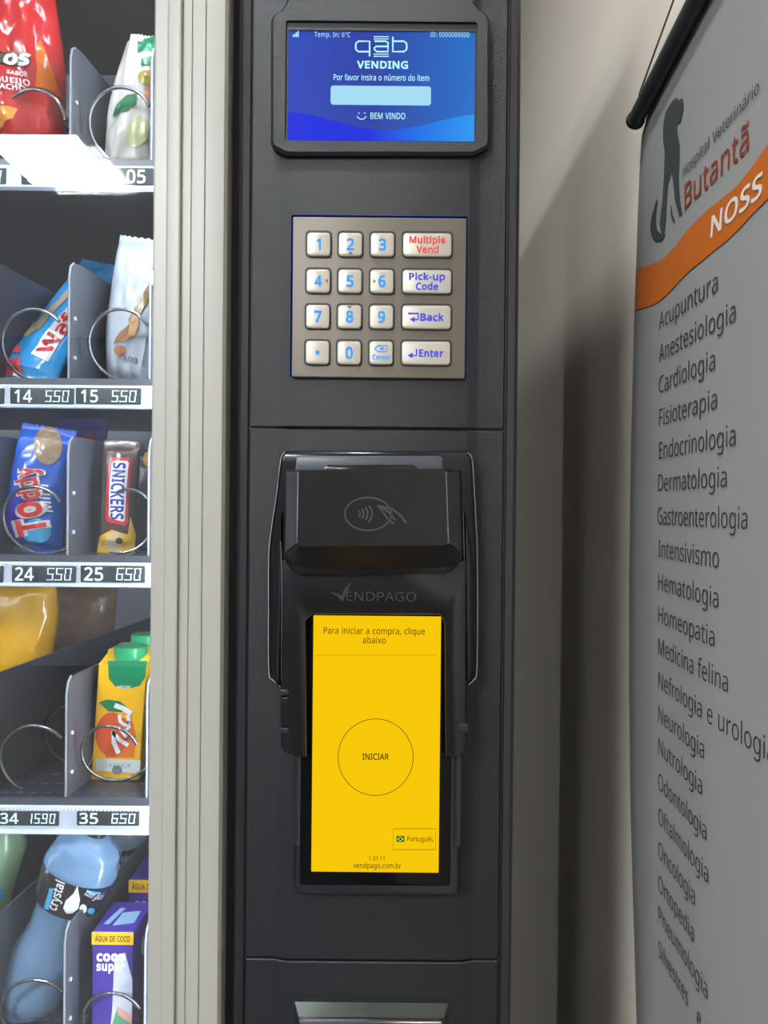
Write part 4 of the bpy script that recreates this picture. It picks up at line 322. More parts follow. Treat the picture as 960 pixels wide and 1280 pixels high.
ã450|279,433 231,437 204,436 177,432 151,426 126,419 104,410 84,400 106,347 124,355 143,363 163,370 183,376 205,379 227,380 253,378 275,371 293,359 306,342 313,317 316,285 316,259 243,257 179,251 127,238 87,219 59,192 43,159 37,119 39,92 45,68 55,48 68,30 84,16 103,6 124,-2 148,-7 172,-8 195,-7 216,-5 234,-1 250,5 265,13 279,22 292,33 304,46 317,61 320,61 334,0 385,0 385,293 381,338 368,375 347,403 318,422;252,208 315,210 315,172 311,134 299,103 279,79 253,62 223,52 188,49 167,51 148,56 132,66 120,79 112,97 110,119 113,144 124,165 141,182 167,195 204,203;373,589 333,589 329,575 323,564 317,555 310,548 300,544 289,543 280,544 271,546 262,550 252,555 243,560 233,566 222,572 212,577 201,582 190,586 178,588 167,589 154,588 143,585 132,581 123,576 114,569 106,561 99,552 93,541 88,529 84,516 81,501 79,486 119,486 124,500 129,512 135,521 142,527 152,531 164,532 173,532 182,529 191,526 201,521 211,516 221,510 231,504 242,498 253,494 263,490 274,488 285,487 309,490 329,499 346,515 359,536 368,560|020001030002030S00040S03050S04050R0S060R05070R06070Q0R080907090a070a0b070b0c070c0d070d0e070e0Q070f0Q0e0g0Q0f0g0P0Q0h0P0g0i0P0h0j0P0i0j0O0P0k0O0j0k0N0O0l0N0k0m0U0l0U0N0l0n0U0m0o0U0n0p0U0o0q0T0p0T0U0p0V0N0U0q1e0T0q1d1e0q1c1d0r1c0q0r1b1c0W0N0V0r1a1b0s1a0r0s191a0X0N0W0t190s0t1819100L0X0L0N0X0t17180u170t0u1617110L100v160u0v1516120K110K0L11120J0K0M0N0L0v1415130J120v13140v0J130w0J0v0w0I0J0w0H0I0x0H0w0x0G0H0y0G0x0y0F0G0z0F0y0z0E0F0z0D0E0A0D0z0A0C0D0B0C0A1h1f1g1h2a1f1z1x1y1z1w1x1A1w1z1A1v1w1B1v1A1B1u1v1C1u1B1C1t1u1D1t1C1i2a1h1D1s1t1E1s1D1E1r1s1j2a1i1F1r1E1j292a1F1q1r1F1p1q1k291j1G1p1F1G1o1p1l291k1G1n1o1m291l1G1m1n1G291m1H1R1G1R291G1R1S291S28291H1Q1R1T281S1H1P1Q1U281T1I1P1H1I1O1P1V281U1I1N1O1W281V1J1N1I1X281W1X27281J1M1N20271X2127201K1M1J1K1L1M212627222621232622232526242523
é452|269,435 234,438 198,435 164,426 134,411 108,390 86,364 68,333 55,297 47,257 44,212 47,167 56,126 70,91 90,61 114,36 143,17 176,3 212,-5 251,-8 279,-7 304,-5 327,-1 349,4 370,11 392,20 392,82 370,73 348,66 327,60 305,56 280,53 254,52 215,56 181,69 154,90 134,119 122,157 117,201 411,201 411,244 409,281 402,315 390,346 374,373 354,396 329,414 301,427;202,377 233,380 256,378 276,373 292,364 306,353 318,338 326,322 333,302 336,281 338,257 119,257 125,293 137,323 154,348 175,366;347,614 262,614 256,602 248,589 240,575 231,560 221,546 212,532 203,518 194,506 186,496 186,486 233,486 242,494 253,503 263,513 274,523 285,534 296,546 307,557 317,568 326,579 335,589 342,598 347,606|020001020L00030L02030K0L040K03040J0K050J04050I0J060N050N0I05060M0N0O0I0N0P0I0O06130M0Q0I0P0Q0H0I0612130R0H0Q0712060S0H0R0711120S0G0H0T0G0S0811070810110U0G0T0U0F0G0V0F0U091008090X100V0E0F0W0E0V090W0X090E0W0a0E090a0D0E0b0C0a0C0D0a0b0B0C0c0B0b0c0A0B0d0A0c0d0z0A0e0z0d0e0y0z0r0p0q0s0p0r0e0x0y0t0p0s0f0x0e0u0p0t0f0w0x0v0p0u0w0p0v0f0p0w0g0p0f0g0o0p0h0o0g0h0n0o0h0m0n0i0m0h0i0l0m0i0k0l0j0k0i161415161s14161r1s171r16171q1r171p1q181p17181o1p191o18191n1o1a1n191a1m1n1a1l1m1b1l1a1b1k1l1c1k1b1c1j1k1d1j1c1d1i1j1e1i1d1e1h1i1f1h1e1f1g1h
ê452|269,435 234,438 198,435 164,426 134,411 108,390 86,364 68,333 55,297 47,257 44,212 47,167 56,126 70,91 90,61 114,36 143,17 176,3 212,-5 251,-8 279,-7 304,-5 327,-1 349,4 370,11 392,20 392,82 370,73 348,66 327,60 305,56 280,53 254,52 215,56 181,69 154,90 134,119 122,157 117,201 411,201 411,244 409,281 402,315 390,346 374,373 354,396 329,414 301,427;202,377 233,380 256,378 276,373 292,364 306,353 318,338 326,322 333,302 336,281 338,257 119,257 125,293 137,323 154,348 175,366;264,614 192,614 184,602 175,589 164,575 152,560 140,546 127,532 115,518 104,506 93,495 93,486 141,486 155,496 169,506 184,518 198,531 213,544 227,558 241,544 256,531 271,518 286,506 300,495 314,486 364,486 364,495 353,506 342,518 329,531 316,546 304,560 291,575 280,589 271,602|020001020L00030L02030K0L040K03040J0K050J04050I0J060N050N0I05060M0N0O0I0N0P0I0O06130M0Q0I0P0Q0H0I0612130R0H0Q0712060S0H0R0711120S0G0H0T0G0S0811070810110U0G0T0U0F0G0V0F0U091008090X100V0E0F0W0E0V090W0X090E0W0a0E090a0D0E0b0C0a0C0D0a0b0B0C0c0B0b0c0A0B0d0A0c0d0z0A0e0z0d0e0y0z0r0p0q0s0p0r0e0x0y0t0p0s0f0x0e0u0p0t0f0w0x0v0p0u0w0p0v0f0p0w0g0p0f0g0o0p0h0o0g0h0n0o0h0m0n0i0m0h0i0l0m0i0k0l0j0k0i161415161C14171C16171B1C181B17181A1B191A18191z1A1a1m191m1z191m1y1z1a1l1m1n1y1m1b1l1a1n1x1y1b1k1l1o1x1n1c1k1b1o1w1x1c1j1k1p1w1o1d1j1c1d1i1j1p1v1w1q1v1p1d1h1i1e1h1d1r1v1q1r1u1v1e1g1h1s1u1r1f1g1e1s1t1u
í207|139,430 68,430 68,0 139,0;222,614 137,614 131,602 123,589 115,575 106,560 96,546 87,532 78,518 69,506 61,496 61,486 107,486 117,494 128,503 138,513 149,523 160,534 171,546 182,557 192,568 201,579 210,589 217,598 222,606|020001020300060405060s04060r0s070r06070q0r070p0q080p07080o0p090o08090n0o0a0n090a0m0n0a0l0m0b0l0a0b0k0l0c0k0b0c0j0k0d0j0c0d0i0j0e0i0d0e0h0i0f0h0e0f0g0h
ó485|281,435 244,438 204,435 169,426 137,412 110,392 87,367 68,336 55,301 47,261 44,216 46,181 51,150 59,121 70,95 84,71 100,51 119,33 140,18 163,7 188,-1 214,-6 241,-8 271,-6 299,-1 324,7 348,18 369,33 388,51 404,71 417,95 428,121 436,150 440,181 442,216 439,261 431,301 417,336 398,367 374,392 347,412 316,426;202,374 242,379 270,376 294,370 314,359 331,344 345,325 355,303 363,277 367,248 369,216 367,184 363,154 356,128 345,105 331,86 314,71 294,59 270,53 243,51 216,53 192,59 172,71 155,86 141,105 130,128 123,154 119,184 117,216 120,263 130,303 147,335 171,359;362,614 277,614 270,602 263,589 254,575 245,560 236,546 227,532 217,518 209,506 200,496 200,486 247,486 257,494 267,503 278,513 289,523 300,534 311,546 321,557 331,568 341,579 349,589 356,598 362,606|020001030002030F00040F03040E0F050E04050D0E050C0D060H050H0C05060G0H0I0C0H0J0C0I061e0G0K0C0J0K0B0C071e06071d1e0L0B0K0M0B0L081d070M0A0B081c1d0N0A0M0O0A0N081b1c091b080O0z0A0P0z0O091a1b0a1a090P0y0z0Q0y0P0b1a0a0b191a0R0y0Q0R0x0y0b18190S0x0R0c180b0S0w0x0c17180T0w0S0d170c0T0v0w0d16170U0v0T0e160d0U0u0v0e15160V0u0U0f150e0V0t0u0f14150W0t0V0g140f0W0s0t0g13140X0s0W0g1213100s0X0g1112110s100h110g0h0s110h0r0s0i0r0h0i0q0r0i0p0q0j0p0i0k0p0j0k0o0p0k0n0o0l0n0k0l0m0n1h1f1g1h1D1f1h1C1D1i1C1h1i1B1C1i1A1B1j1A1i1j1z1A1k1z1j1k1y1z1l1y1k1l1x1y1l1w1x1m1w1l1m1v1w1n1v1m1n1u1v1o1u1n1o1t1u1p1t1o1p1s1t1q1s1p1q1r1s
ú496|135,430 63,430 63,148 65,114 71,85 81,59 95,38 112,21 134,8 159,-1 187,-6 220,-8 238,-7 256,-5 273,-1 290,4 306,11 321,20 334,31 346,43 356,57 359,57 370,0 427,0 427,430 357,430 357,206 356,175 352,146 345,121 336,100 323,82 306,69 285,59 260,53 230,51 200,53 176,62 158,76 145,96 137,122 135,153;366,614 281,614 275,602 268,589 259,575 250,560 241,546 231,532 222,518 214,506 205,496 205,486 252,486 262,494 272,503 283,513 294,523 305,534 316,546 326,557 336,568 346,579 354,589 361,598 366,606|020001020F000q0o0p0q0n0o0r0n0q0s0n0r020E0F030E020t0n0s030D0E0u0n0t040D030v0l0u0l0n0u040C0D050C040w0l0v050B0C0x0l0w050A0B060A050y0k0x0k0l0x0y0j0k0m0n0l060z0A0z0j0y060j0z060i0j070i06070h0i080h07080g0h080f0g090f08090e0f0a0e090a0d0e0a0c0d0b0c0a0I0G0H0I160G0I15160J150I0J14150J13140K130J0K12130L120K0L11120M110L0M10110M0X100N0X0M0N0W0X0O0W0N0O0V0W0P0V0O0P0U0V0Q0U0P0Q0T0U0R0T0Q0R0S0T
 260||"""
GL = {}
for line in GLYPHS.split('\n'):
    a_, c_, t_ = line[1:].split('|'); D_ = '0123456789abcdefghijklmnopqrstuvwxyzABCDEFGHIJKLMNOPQRSTUVWXYZ'
    t_ = [D_.index(t_[k])*60 + D_.index(t_[k+1]) for k in range(0, len(t_), 2)]
    GL[line[0]] = (int(a_)/1000, [[tuple(int(q)/1000 for q in p.split(',')) for p in L.split()] for L in c_.split(';') if L], [tuple(t_[k:k+3]) for k in range(0, len(t_), 3)])
_gt = {}
def glyph(ch, bold):
    if (ch, bold) not in _gt:
        adv, cs, ts = GL[ch]; vs = []
        for L in cs:
            if bold:                                 # contours run with the ink on their left: push outward
                n = len(L); M_ = []
                for i in range(n):
                    e1 = (Vector(L[i]) - Vector(L[i-1])).normalized(); e2 = (Vector(L[(i+1) % n]) - Vector(L[i])).normalized()
                    b_ = Vector((e1.y + e2.y, -e1.x - e2.x))
                    b_ = b_.normalized() if b_.length > 1e-6 else Vector((e1.y, -e1.x))
                    M_.append(tuple(Vector(L[i]) + b_ * bold / max(.75, b_.dot(Vector((e1.y, -e1.x))))))
                L = M_
            vs += L
        _gt[(ch, bold)] = (adv, vs, ts)
    return _gt[(ch, bold)]
def glyphs(s, bold=0.0, sp=1.0):
    x = 0; V = []; Fs = []
    for ch in s:
        adv, vs, fs = glyph(ch, bold); n = len(V); V += [(a + x, b) for a, b in vs]; Fs += [tuple(i + n for i in f) for f in fs]; x += adv*sp + bold*1.2
    return V, Fs
def subdiv(vs, fs, L):                       # conforming split of triangles with edges longer than L (2D)
    vs = [tuple(v) for v in vs]
    for _ in range(7):
        mid = {}; out = []; any_ = False
        def m_(a, b):
            k = (min(a, b), max(a, b))
            if k not in mid:
                if math.dist(vs[a], vs[b]) > L: vs.append(((vs[a][0]+vs[b][0])/2, (vs[a][1]+vs[b][1])/2)); mid[k] = len(vs)-1
                else: mid[k] = None
            return mid[k]
        for f in fs:
            for t in ([f] if len(f) == 3 else [(f[0], f[i], f[i+1]) for i in range(1, len(f)-1)]):
                a, b, c = t; ab, bc, ca = m_(a, b), m_(b, c), m_(c, a); k = sum(q is not None for q in (ab, bc, ca))
                if k: any_ = True
                if k == 0: out.append(t)
                elif k == 3: out += [(a, ab, ca), (ab, b, bc), (ca, bc, c), (ab, bc, ca)]
                else:
                    while (ab is None) or (k == 2 and ca is not None): a, b, c = b, c, a; ab, bc, ca = bc, ca, ab
                    if k == 1: out += [(a, ab, c), (ab, b, c)]
                    else: out += [(a, ab, c), (ab, b, bc), (ab, bc, c)]
        fs = out
        if not any_: break
    return vs, fs
CAPH = max(v[1] for v in glyphs('H')[0])
def text(mb, s, p0, p1, cap, fmap, bold=0.0, shear=0.0, sp=1.0, up=None, mi=0, drape=0):
    """write s from 2D point p0 to p1 (baseline), cap = capital height, fmap: 2D -> 3D"""
    vs, fs = glyphs(s, bold, sp)
    x0 = min(v[0] for v in vs); x1 = max(v[0] for v in vs)
    p0 = Vector(p0); d = (Vector(p1) - p0); sx = d.length / (x1 - x0); e = d.normalized()
    u = Vector(up) if up else Vector((-e.y, e.x)); sy = cap / CAPH
    pl = [p0 + e * ((v[0] - x0) * sx + shear * v[1] * sy) + u * (v[1] * sy) for v in vs]
    if drape: pl, fs = subdiv(pl, fs, drape)
    out = [fmap(*p) for p in pl]
    return mb.add(out, fs, mi)
def flat(Y): return lambda a, b: (a, Y, b)
def pix(px, py, surf, y):                    # where a pixel's ray meets a product's front surface
    for _ in range(6): p = P(px, py, y); y = surf(p.x, p.z)[1]
    return (p.x, p.z)
def T(mb, s, px0, pyb, px1, cap, Y, fm=None, py1=None, **kw):
    if fm is not None and fm.__name__ == 'product':
        a = pix(px0, pyb, fm, Y); b = pix(px1, pyb if py1 is None else py1, fm, Y)
        return text(mb, s, a, b, cap * K(fm(*a)[1]), fm, drape=.0035, **kw)
    p0 = P(px0, pyb, Y); p1 = P(px1, pyb if py1 is None else py1, Y)
    q1 = (p1.x, p0.z) if py1 is None else (p1.x, p1.z)
    return text(mb, s, (p0.x, p0.z), q1, cap * K(Y), fm or flat(Y), **kw)
def disc(cx, cz, rx, rz=None, n=32, a0=0, a1=360):
    rz = rz or rx
    return [(cx + rx*math.cos(math.radians(a0+(a1-a0)*k/n)), cz + rz*math.sin(math.radians(a0+(a1-a0)*k/n))) for k in range(n if a1-a0 == 360 else n+1)]
def stroke(mb, pts, w_, fmap, closed=False, mi=0):  # flat ribbon along 2D points
    n = len(pts); L, R_ = [], []
    for i in range(n):
        a = Vector(pts[i-1 if (closed or i) else 0]); b = Vector(pts[(i+1) % n if closed else min(i+1, n-1)])
        t = (b-a).normalized(); q = Vector((-t.y, t.x)) * w_/2; p = Vector(pts[i]); L.append(p+q); R_.append(p-q)
    vs = [fmap(*p) for p in L+R_]; fs = [(i, (i+1) % n, n+(i+1) % n, n+i) for i in range(n if closed else n-1)]
    return mb.add(vs, fs, mi)
def blob(mb, poly, fmap, rings=4, mi=0):     # filled patch that follows a curved surface
    fs = [tuple(t) for t in tessellate_polygon([[Vector((a, b, 0)) for a, b in poly]])]
    vs, fs = subdiv(poly, fs, .0035)
    return mb.add([fmap(*v) for v in vs], fs, mi)

# ------------------------------------------------------------------ the room
XW = 0.275; XL = -3.2; YB = 3.4; YF = -5.2; ZC = 2.65
def struct(name, a, b, m): return tag(MB().box(a, b).build(name, m, smooth=0), kind='structure')
struct('floor', (XL, YF, -.05), (XW, YB, 0), 'floor')
struct('ceiling', (XL, YF, ZC), (XW, YB, ZC+.05), 'ceiling')
struct('wall_right', (XW, YF, 0), (XW+.1, YB, ZC), 'wall')
struct('wall_back', (XL, YB, 0), (XW+.1, YB+.1, ZC), 'dark_wall')
struct('wall_left', (XL-.1, YF, 0), (XL, YB, ZC), 'shop_wall')
struct('wall_front', (XL, YF-.1, 0), (XW, YF, ZC), 'front_wall')
for i, (x0, x1, y0, y1) in enumerate(LAMPS):
    t = thing('ceiling_lamp', ((x0+x1)/2, (y0+y1)/2, ZC-.012),
              ['square white LED panel lamp on the ceiling, the larger one mirrored in the upper glass',
               'narrow white LED panel lamp, only its corner mirrored in the glass beside the frame',
               'square white LED panel lamp, unseen, added behind the machine to light the wall strip',
               'square white LED panel lamp, unseen, added far to the left to brighten the side wall',
               'small square LED panel lamp on the ceiling right above the front of the machine'][i], 'lamp')
    MB().box((x0-.012, y0-.012, ZC-.012), (x1+.012, y1+.012, ZC-.001)).build('lamp_frame', 'lamp_frame', t, smooth=0)
    MB().box((x0, y0, ZC-.015), (x1, y1, ZC-.0125)).build('diffuser', 'lamp', t, smooth=0)

# ------------------------------------------------------------------ the vending machine
ZB, ZT = 0.06, 1.91
xl = -.80; xr = X(645)
VM = thing('vending_machine', ((xl+xr)/2, .4, 0), 'tall glass-fronted vending machine with pale aluminium door frame and charcoal control column', 'vending machine')
B = lambda: MB()
B().box((xr-.006, .03, ZB), (xr, .74, ZT)).build('side_panel', 'cabinet', VM, smooth=0)
B().box((xl, .03, ZB), (xl+.03, .74, ZT)).build('side_panel', 'cabinet', VM, smooth=0)
B().box((xl+.03, .03, ZT-.03), (xr-.006, .74, ZT)).build('top_panel', 'cabinet', VM, smooth=0)
B().box((xl+.03, .03, ZB), (xr-.006, .74, ZB+.35)).build('base_panel', 'cabinet', VM, smooth=0)
for fx in (xl+.05, xr-.05):
    for fy in (.08, .68): B().tube([(fx, fy, 0), (fx, fy, ZB)], .018, 12).build('foot', 'dark', VM)
xc = X(300, .03)                             # chamber wall behind the column
B().box((xl+.03, .46, ZB+.35), (xc, .48, ZT-.03)).build('chamber_back', 'liner', VM, smooth=0)
xcr = X(262, .04)
B().box((xcr, .035, ZB+.35), (xcr+.004, .46, ZT-.03)).build('chamber_wall', 'liner', VM, smooth=0)

def vprofile(name, pts, z0, z1, m, close_y=.03, label=None):
    """vertical extrusion; pts = (pixel x at eye height, y in mm)"""
    base = [(X(a, b/1000), b/1000) for a, b in pts]
    lp = base + [(base[-1][0], close_y), (base[0][0], close_y)]
    mb = MB().loft([[(x, y, z0) for x, y in lp], [(x, y, z1) for x, y in lp]])
    return tag(mb.build(name, m, VM, smooth=20), label)
vprofile('door_stile', [(189, 7), (189.6, .5), (191, 0), (205, -.8), (206.5, -3.4), (208, -3.8), (220, -4.4), (222, -4), (223.5, -1.2), (235.2, -1.4), (235.8, -.5), (236.6, -.5),
        (237.2, -1.6), (252, -1.9), (252.6, -.9), (253.4, -.9), (254, -2.1), (274, -2.4), (276.5, -2.2), (281, .5)], ZB, ZT, 'frame', .034)
xs0 = X(189); B().box((xl, 0, ZB), (xl+.05, .034, ZT)).build('door_stile', 'frame', VM)
B().box((xl+.05, 0, ZT-.06), (xs0, .034, ZT)).build('door_rail', 'frame', VM)
B().box((xl+.05, 0, ZB), (xs0, .034, ZB+.42)).build('door_rail', 'frame', VM)
B().box((X(281), .016, ZB), (X(297.3), .034, ZT)).build('door_seal', 'seal', VM)
vprofile('column_rim', [(297, 30), (297, 2), (298, .3), (299.5, -.4), (301, 0), (308.5, .4), (309.6, 1.2), (310, 5)], ZB, ZT, 'housing', .034)
vprofile('column_rim', [(630.5, 5), (631, 1), (632.5, 0), (641, 0), (643.5, .8), (645, 3), (645, 30)], ZB, ZT, 'housing', .034)
B().box((X(309, .01), .0022, ZB), (X(632, .01), .03, ZT)).build('column_back', 'dark', VM, smooth=0)
cover_prof = [(311, 5), (311, 1.2), (312.2, 0), (347, 0), (349, -.2), (359, -2.2), (361, -2.5), (582, -2.5), (584, -2.2), (595, -.2), (597, 0), (627.5, 0), (629, 1.2), (629, 5)]
def cover(name, py0, py1):
    z1 = ZT-.002 if py0 is None else Z(py0); z0 = ZB+.002 if py1 is None else Z(py1)
    base = [(X(a, b/1000), b/1000) for a, b in cover_prof]; mb = MB(); ch = .0008
    c0 = (X(470), .003)
    def sh(k): return [(c0[0] + (x-c0[0])*(1-k*.005), y + k*.0006) for x, y in base]
    mb.loft([[(x, y, z0) for x, y in sh(1)], [(x, y, z0+ch) for x, y in base], [(x, y, z1-ch) for x, y in base], [(x, y, z1) for x, y in sh(1)]])
    return mb.build(name, 'plastic', VM, smooth=20)
cover('upper_cover', None, 535); cover('middle_cover', 538, 1197.5); cover('lower_cover', 1200, None)

# glass: two panes with a slightly tilted inner one
B().box((xl+.05, .008, ZB+.42), (xs0+.004, .012, ZT-.06)).build('glass_pane', 'glass', VM, smooth=0)
PANE2 = (math.radians(-.85), math.radians(.12))
g2 = MB().box((xl+.055, 0, ZB+.42), (xs0+.006, .004, ZT-.06))
cx2, cz2 = (xl+xs0)/2, (ZB+ZT)/2
g2.v = [(x, y + .022 + (x-cx2)*math.tan(PANE2[0]) + (z-1.5)*math.tan(PANE2[1]), z) for x, y, z in g2.v]
g2.build('glass_pane', 'glass2', VM, smooth=0)
# LED strips at the inner edges of the door
B().box((X(236, .04), .036, ZB+.45), (X(252, .04), .046, ZT-.08)).build('led_strip', 'led', VM, smooth=0)
B().box((xl+.032, .045, ZB+.45), (xl+.042, .06, ZT-.08)).build('led_strip', 'led', VM, smooth=0)

# ---- display on the upper cover
YS = -.0072
outer = pxl([(357, -60), (357, 2), (352, 10), (342, 16), (338, 24), (338, 178), (341, 184), (352, 190), (358, 193), (592, 193), (599, 190), (610, 184), (613, 178), (613, 24), (609, 16), (600, 10), (594, 2), (594, -60)], YS)
disp = ring(MB(), outer, rpx(357, 27, 595.5, 176, 3, YS, 2), -.002, YS, ch=.002).build('display_bezel', 'plastic', VM, smooth=30)
ring(MB(), rpx(357, 27, 595.5, 176, 3, YS, 2), rpx(360, 37, 593.5, 174.5, 1, YS, 2), -.002, -.0055).build('inner_frame', 'dark', disp, smooth=0)
def screen_blue():
    m = bpy.data.materials.new('blue_screen'); m.use_nodes = True; nt = m.node_tree; nt.nodes.clear(); N = nt.nodes.new; Lk = nt.links.new
    tc = N('ShaderNodeTexCoord'); sp = N('ShaderNodeSeparateXYZ'); Lk(tc.outputs['Generated'], sp.inputs[0])
    r1 = N('ShaderNodeValToRGB'); e = r1.color_ramp.elements
    e[0].position = 0; e[0].color = C(42, 72, 190); e[1].position = 1; e[1].color = C(28, 110, 200)
    k = e.new(.45); k.color = C(38, 62, 165)
    Lk(sp.outputs[0], r1.inputs[0])
    # wave: z < .22 - .1*cos(...)
    def math_(op, a, b=None):
        n = N('ShaderNodeMath'); n.operation = op
        for i, v in enumerate((a, b)):
            if v is None: continue
            if isinstance(v, (int, float)): n.inputs[i].default_value = v
            else: Lk(v, n.inputs[i])
        return n.outputs[0]
    u, v = sp.outputs[0], sp.outputs[2]
    wv = math_('ADD', math_('MULTIPLY', math_('COSINE', math_('MULTIPLY', u, 6.0)), .075), .165)
    below = math_('LESS_THAN', v, wv)
    r2 = N('ShaderNodeValToRGB'); e = r2.color_ramp.elements; e[0].color = C(12, 40, 225); e[1].color = C(30, 150, 240); e[0].position = .45
    Lk(u, r2.inputs[0])
    mx = N('ShaderNodeMix'); mx.data_type = 'RGBA'; Lk(below, mx.inputs[0]); Lk(r1.outputs[0], mx.inputs[6]); Lk(r2.outputs[0], mx.inputs[7])
    em = N('ShaderNodeEmission'); Lk(mx.outputs[2], em.inputs[0]); em.inputs[1].default_value = 1.0
    gl = N('ShaderNodeBsdfGlossy'); gl.inputs[0].default_value = (.04, .04, .04, 1); gl.inputs[1].default_value = .15
    ad = N('ShaderNodeAddShader'); Lk(em.outputs[0], ad.inputs[0]); Lk(gl.outputs[0], ad.inputs[1])
    o = N('ShaderNodeOutputMaterial'); Lk(ad.outputs[0], o.inputs[0]); return m
YD = -.0045
plate(MB(), rpx(358, 34, 595, 175, .5, YD, 1), -.002, YD).build('display_screen', screen_blue(), disp, smooth=0)
tx = emis('screen_white_glow', C(190, 250, 255), 1.0); M['screen_text'] = tx
yt = YD - .0003
def line(parent, name, m, *a, **k):
    mb = MB(); T(mb, *a, **k); return mb.build(name, m, parent, smooth=0, fix=False)
for a in (('Temp. In: 6°C', 393, 46, 438, 6.2, yt), ('ID: 0000000000', 538, 46, 586.5, 6.2, yt)): line(disp, 'display_text', 'screen_text', *a, bold=-.004, sp=1.1)
mb = MB()
for k in range(4): plate(mb, rpx(366+k*2, 45.5-2-k*1.6, 367.3+k*2, 46, .1, yt, 1), yt+.0001, yt)
tag(mb.build('signal_bars', 'screen_text', disp, smooth=0, fix=False), kind='stuff')
line(disp, 'display_text', 'screen_text', 'VENDING', 446, 85, 510, 8.6, yt, bold=.035)
line(disp, 'display_text', 'screen_text', 'Por favor insira o número do ítem', 417, 100, 536.5, 7.2, yt, bold=.008)
line(disp, 'display_text', 'screen_text', 'BEM VINDO', 463, 148.5, 506.5, 7.6, yt, bold=.008)
mb = MB(); k = K(yt)
def px2(pts): return pxl(pts, yt)
sw = 2.1*k
stroke(mb, px2([(462, 64.5), (448, 64.5), (445, 62), (444.5, 58), (445, 54), (448, 51.5), (462, 51.5), (462, 70.5)]), sw, flat(yt))
stroke(mb, px2([(491, 46), (491, 64.5), (505, 64.5), (508, 62), (508.5, 58), (508, 54), (505, 51.5), (491, 51.5)]), sw, flat(yt))
stroke(mb, px2([(468, 51.5), (482, 51.5), (485, 53), (485, 64.5), (471, 64.5), (468, 62), (468, 60), (470, 58), (485, 58)]), sw, flat(yt))
for yy in (45.8, 48.6, 67.6, 70.4): stroke(mb, px2([(467, yy), (486, yy)]), 1.2*k, flat(yt))
mb.build('display_logo', 'screen_text', disp, smooth=0, fix=False); mb = MB()
a = P(452, 143, yt); stroke(mb, disc(a.x, a.z, 6*k, n=14, a0=200, a1=340), 1.1*k, flat(yt))
for q in (448.5, 456): plate(mb, rpx(q-.8, 140.5, q+.8, 142, .4, yt, 2), yt+.0001, yt)
mb.build('smile_mark', 'screen_text', disp, smooth=0, fix=False)
plate(MB(), rpx(413.5, 107.5, 538.5, 131, 3.5, yt), YD, yt).build('input_box', emis('input_box_glow', C(168, 222, 245), 1.0), disp, smooth=0)

# ---- keypad
YK = -.0058
kp = plate(MB(), rpx(365.5, 272, 582, 472, 1.5, YK, 3), -.0031, YK, .0007).build('keypad', 'nickel', VM, smooth=30)
plate(MB(), rpx(363.5, 270, 583, 472.5, 2.5, -.003, 3), -.002, -.003).build('backlight_gap', emis('keypad_blue_glow', C(24, 34, 200), .16), kp, smooth=0)
bl = emis('key_blue_light', C(60, 165, 255), 1.05); M['kb'] = bl
M['kb2'] = emis('key_deep_blue_light', C(78, 92, 235), .95); M['kr'] = emis('key_red_light', C(250, 92, 92), 1.0)
M['kd'] = mat('key_dark_mark', C(80, 74, 70), .5)
rows = [305, 351, 395.5, 440.5]; cols = [398.3, 438, 478]
leg = [['1', '2', '3', ('Multiple', 'Vend')], ['4', '5', '6', ('Pick-up', 'Code')], ['7', '8', '9', 'Back'], ['.', '0', 'C', 'Enter']]
YT = YK - .0028
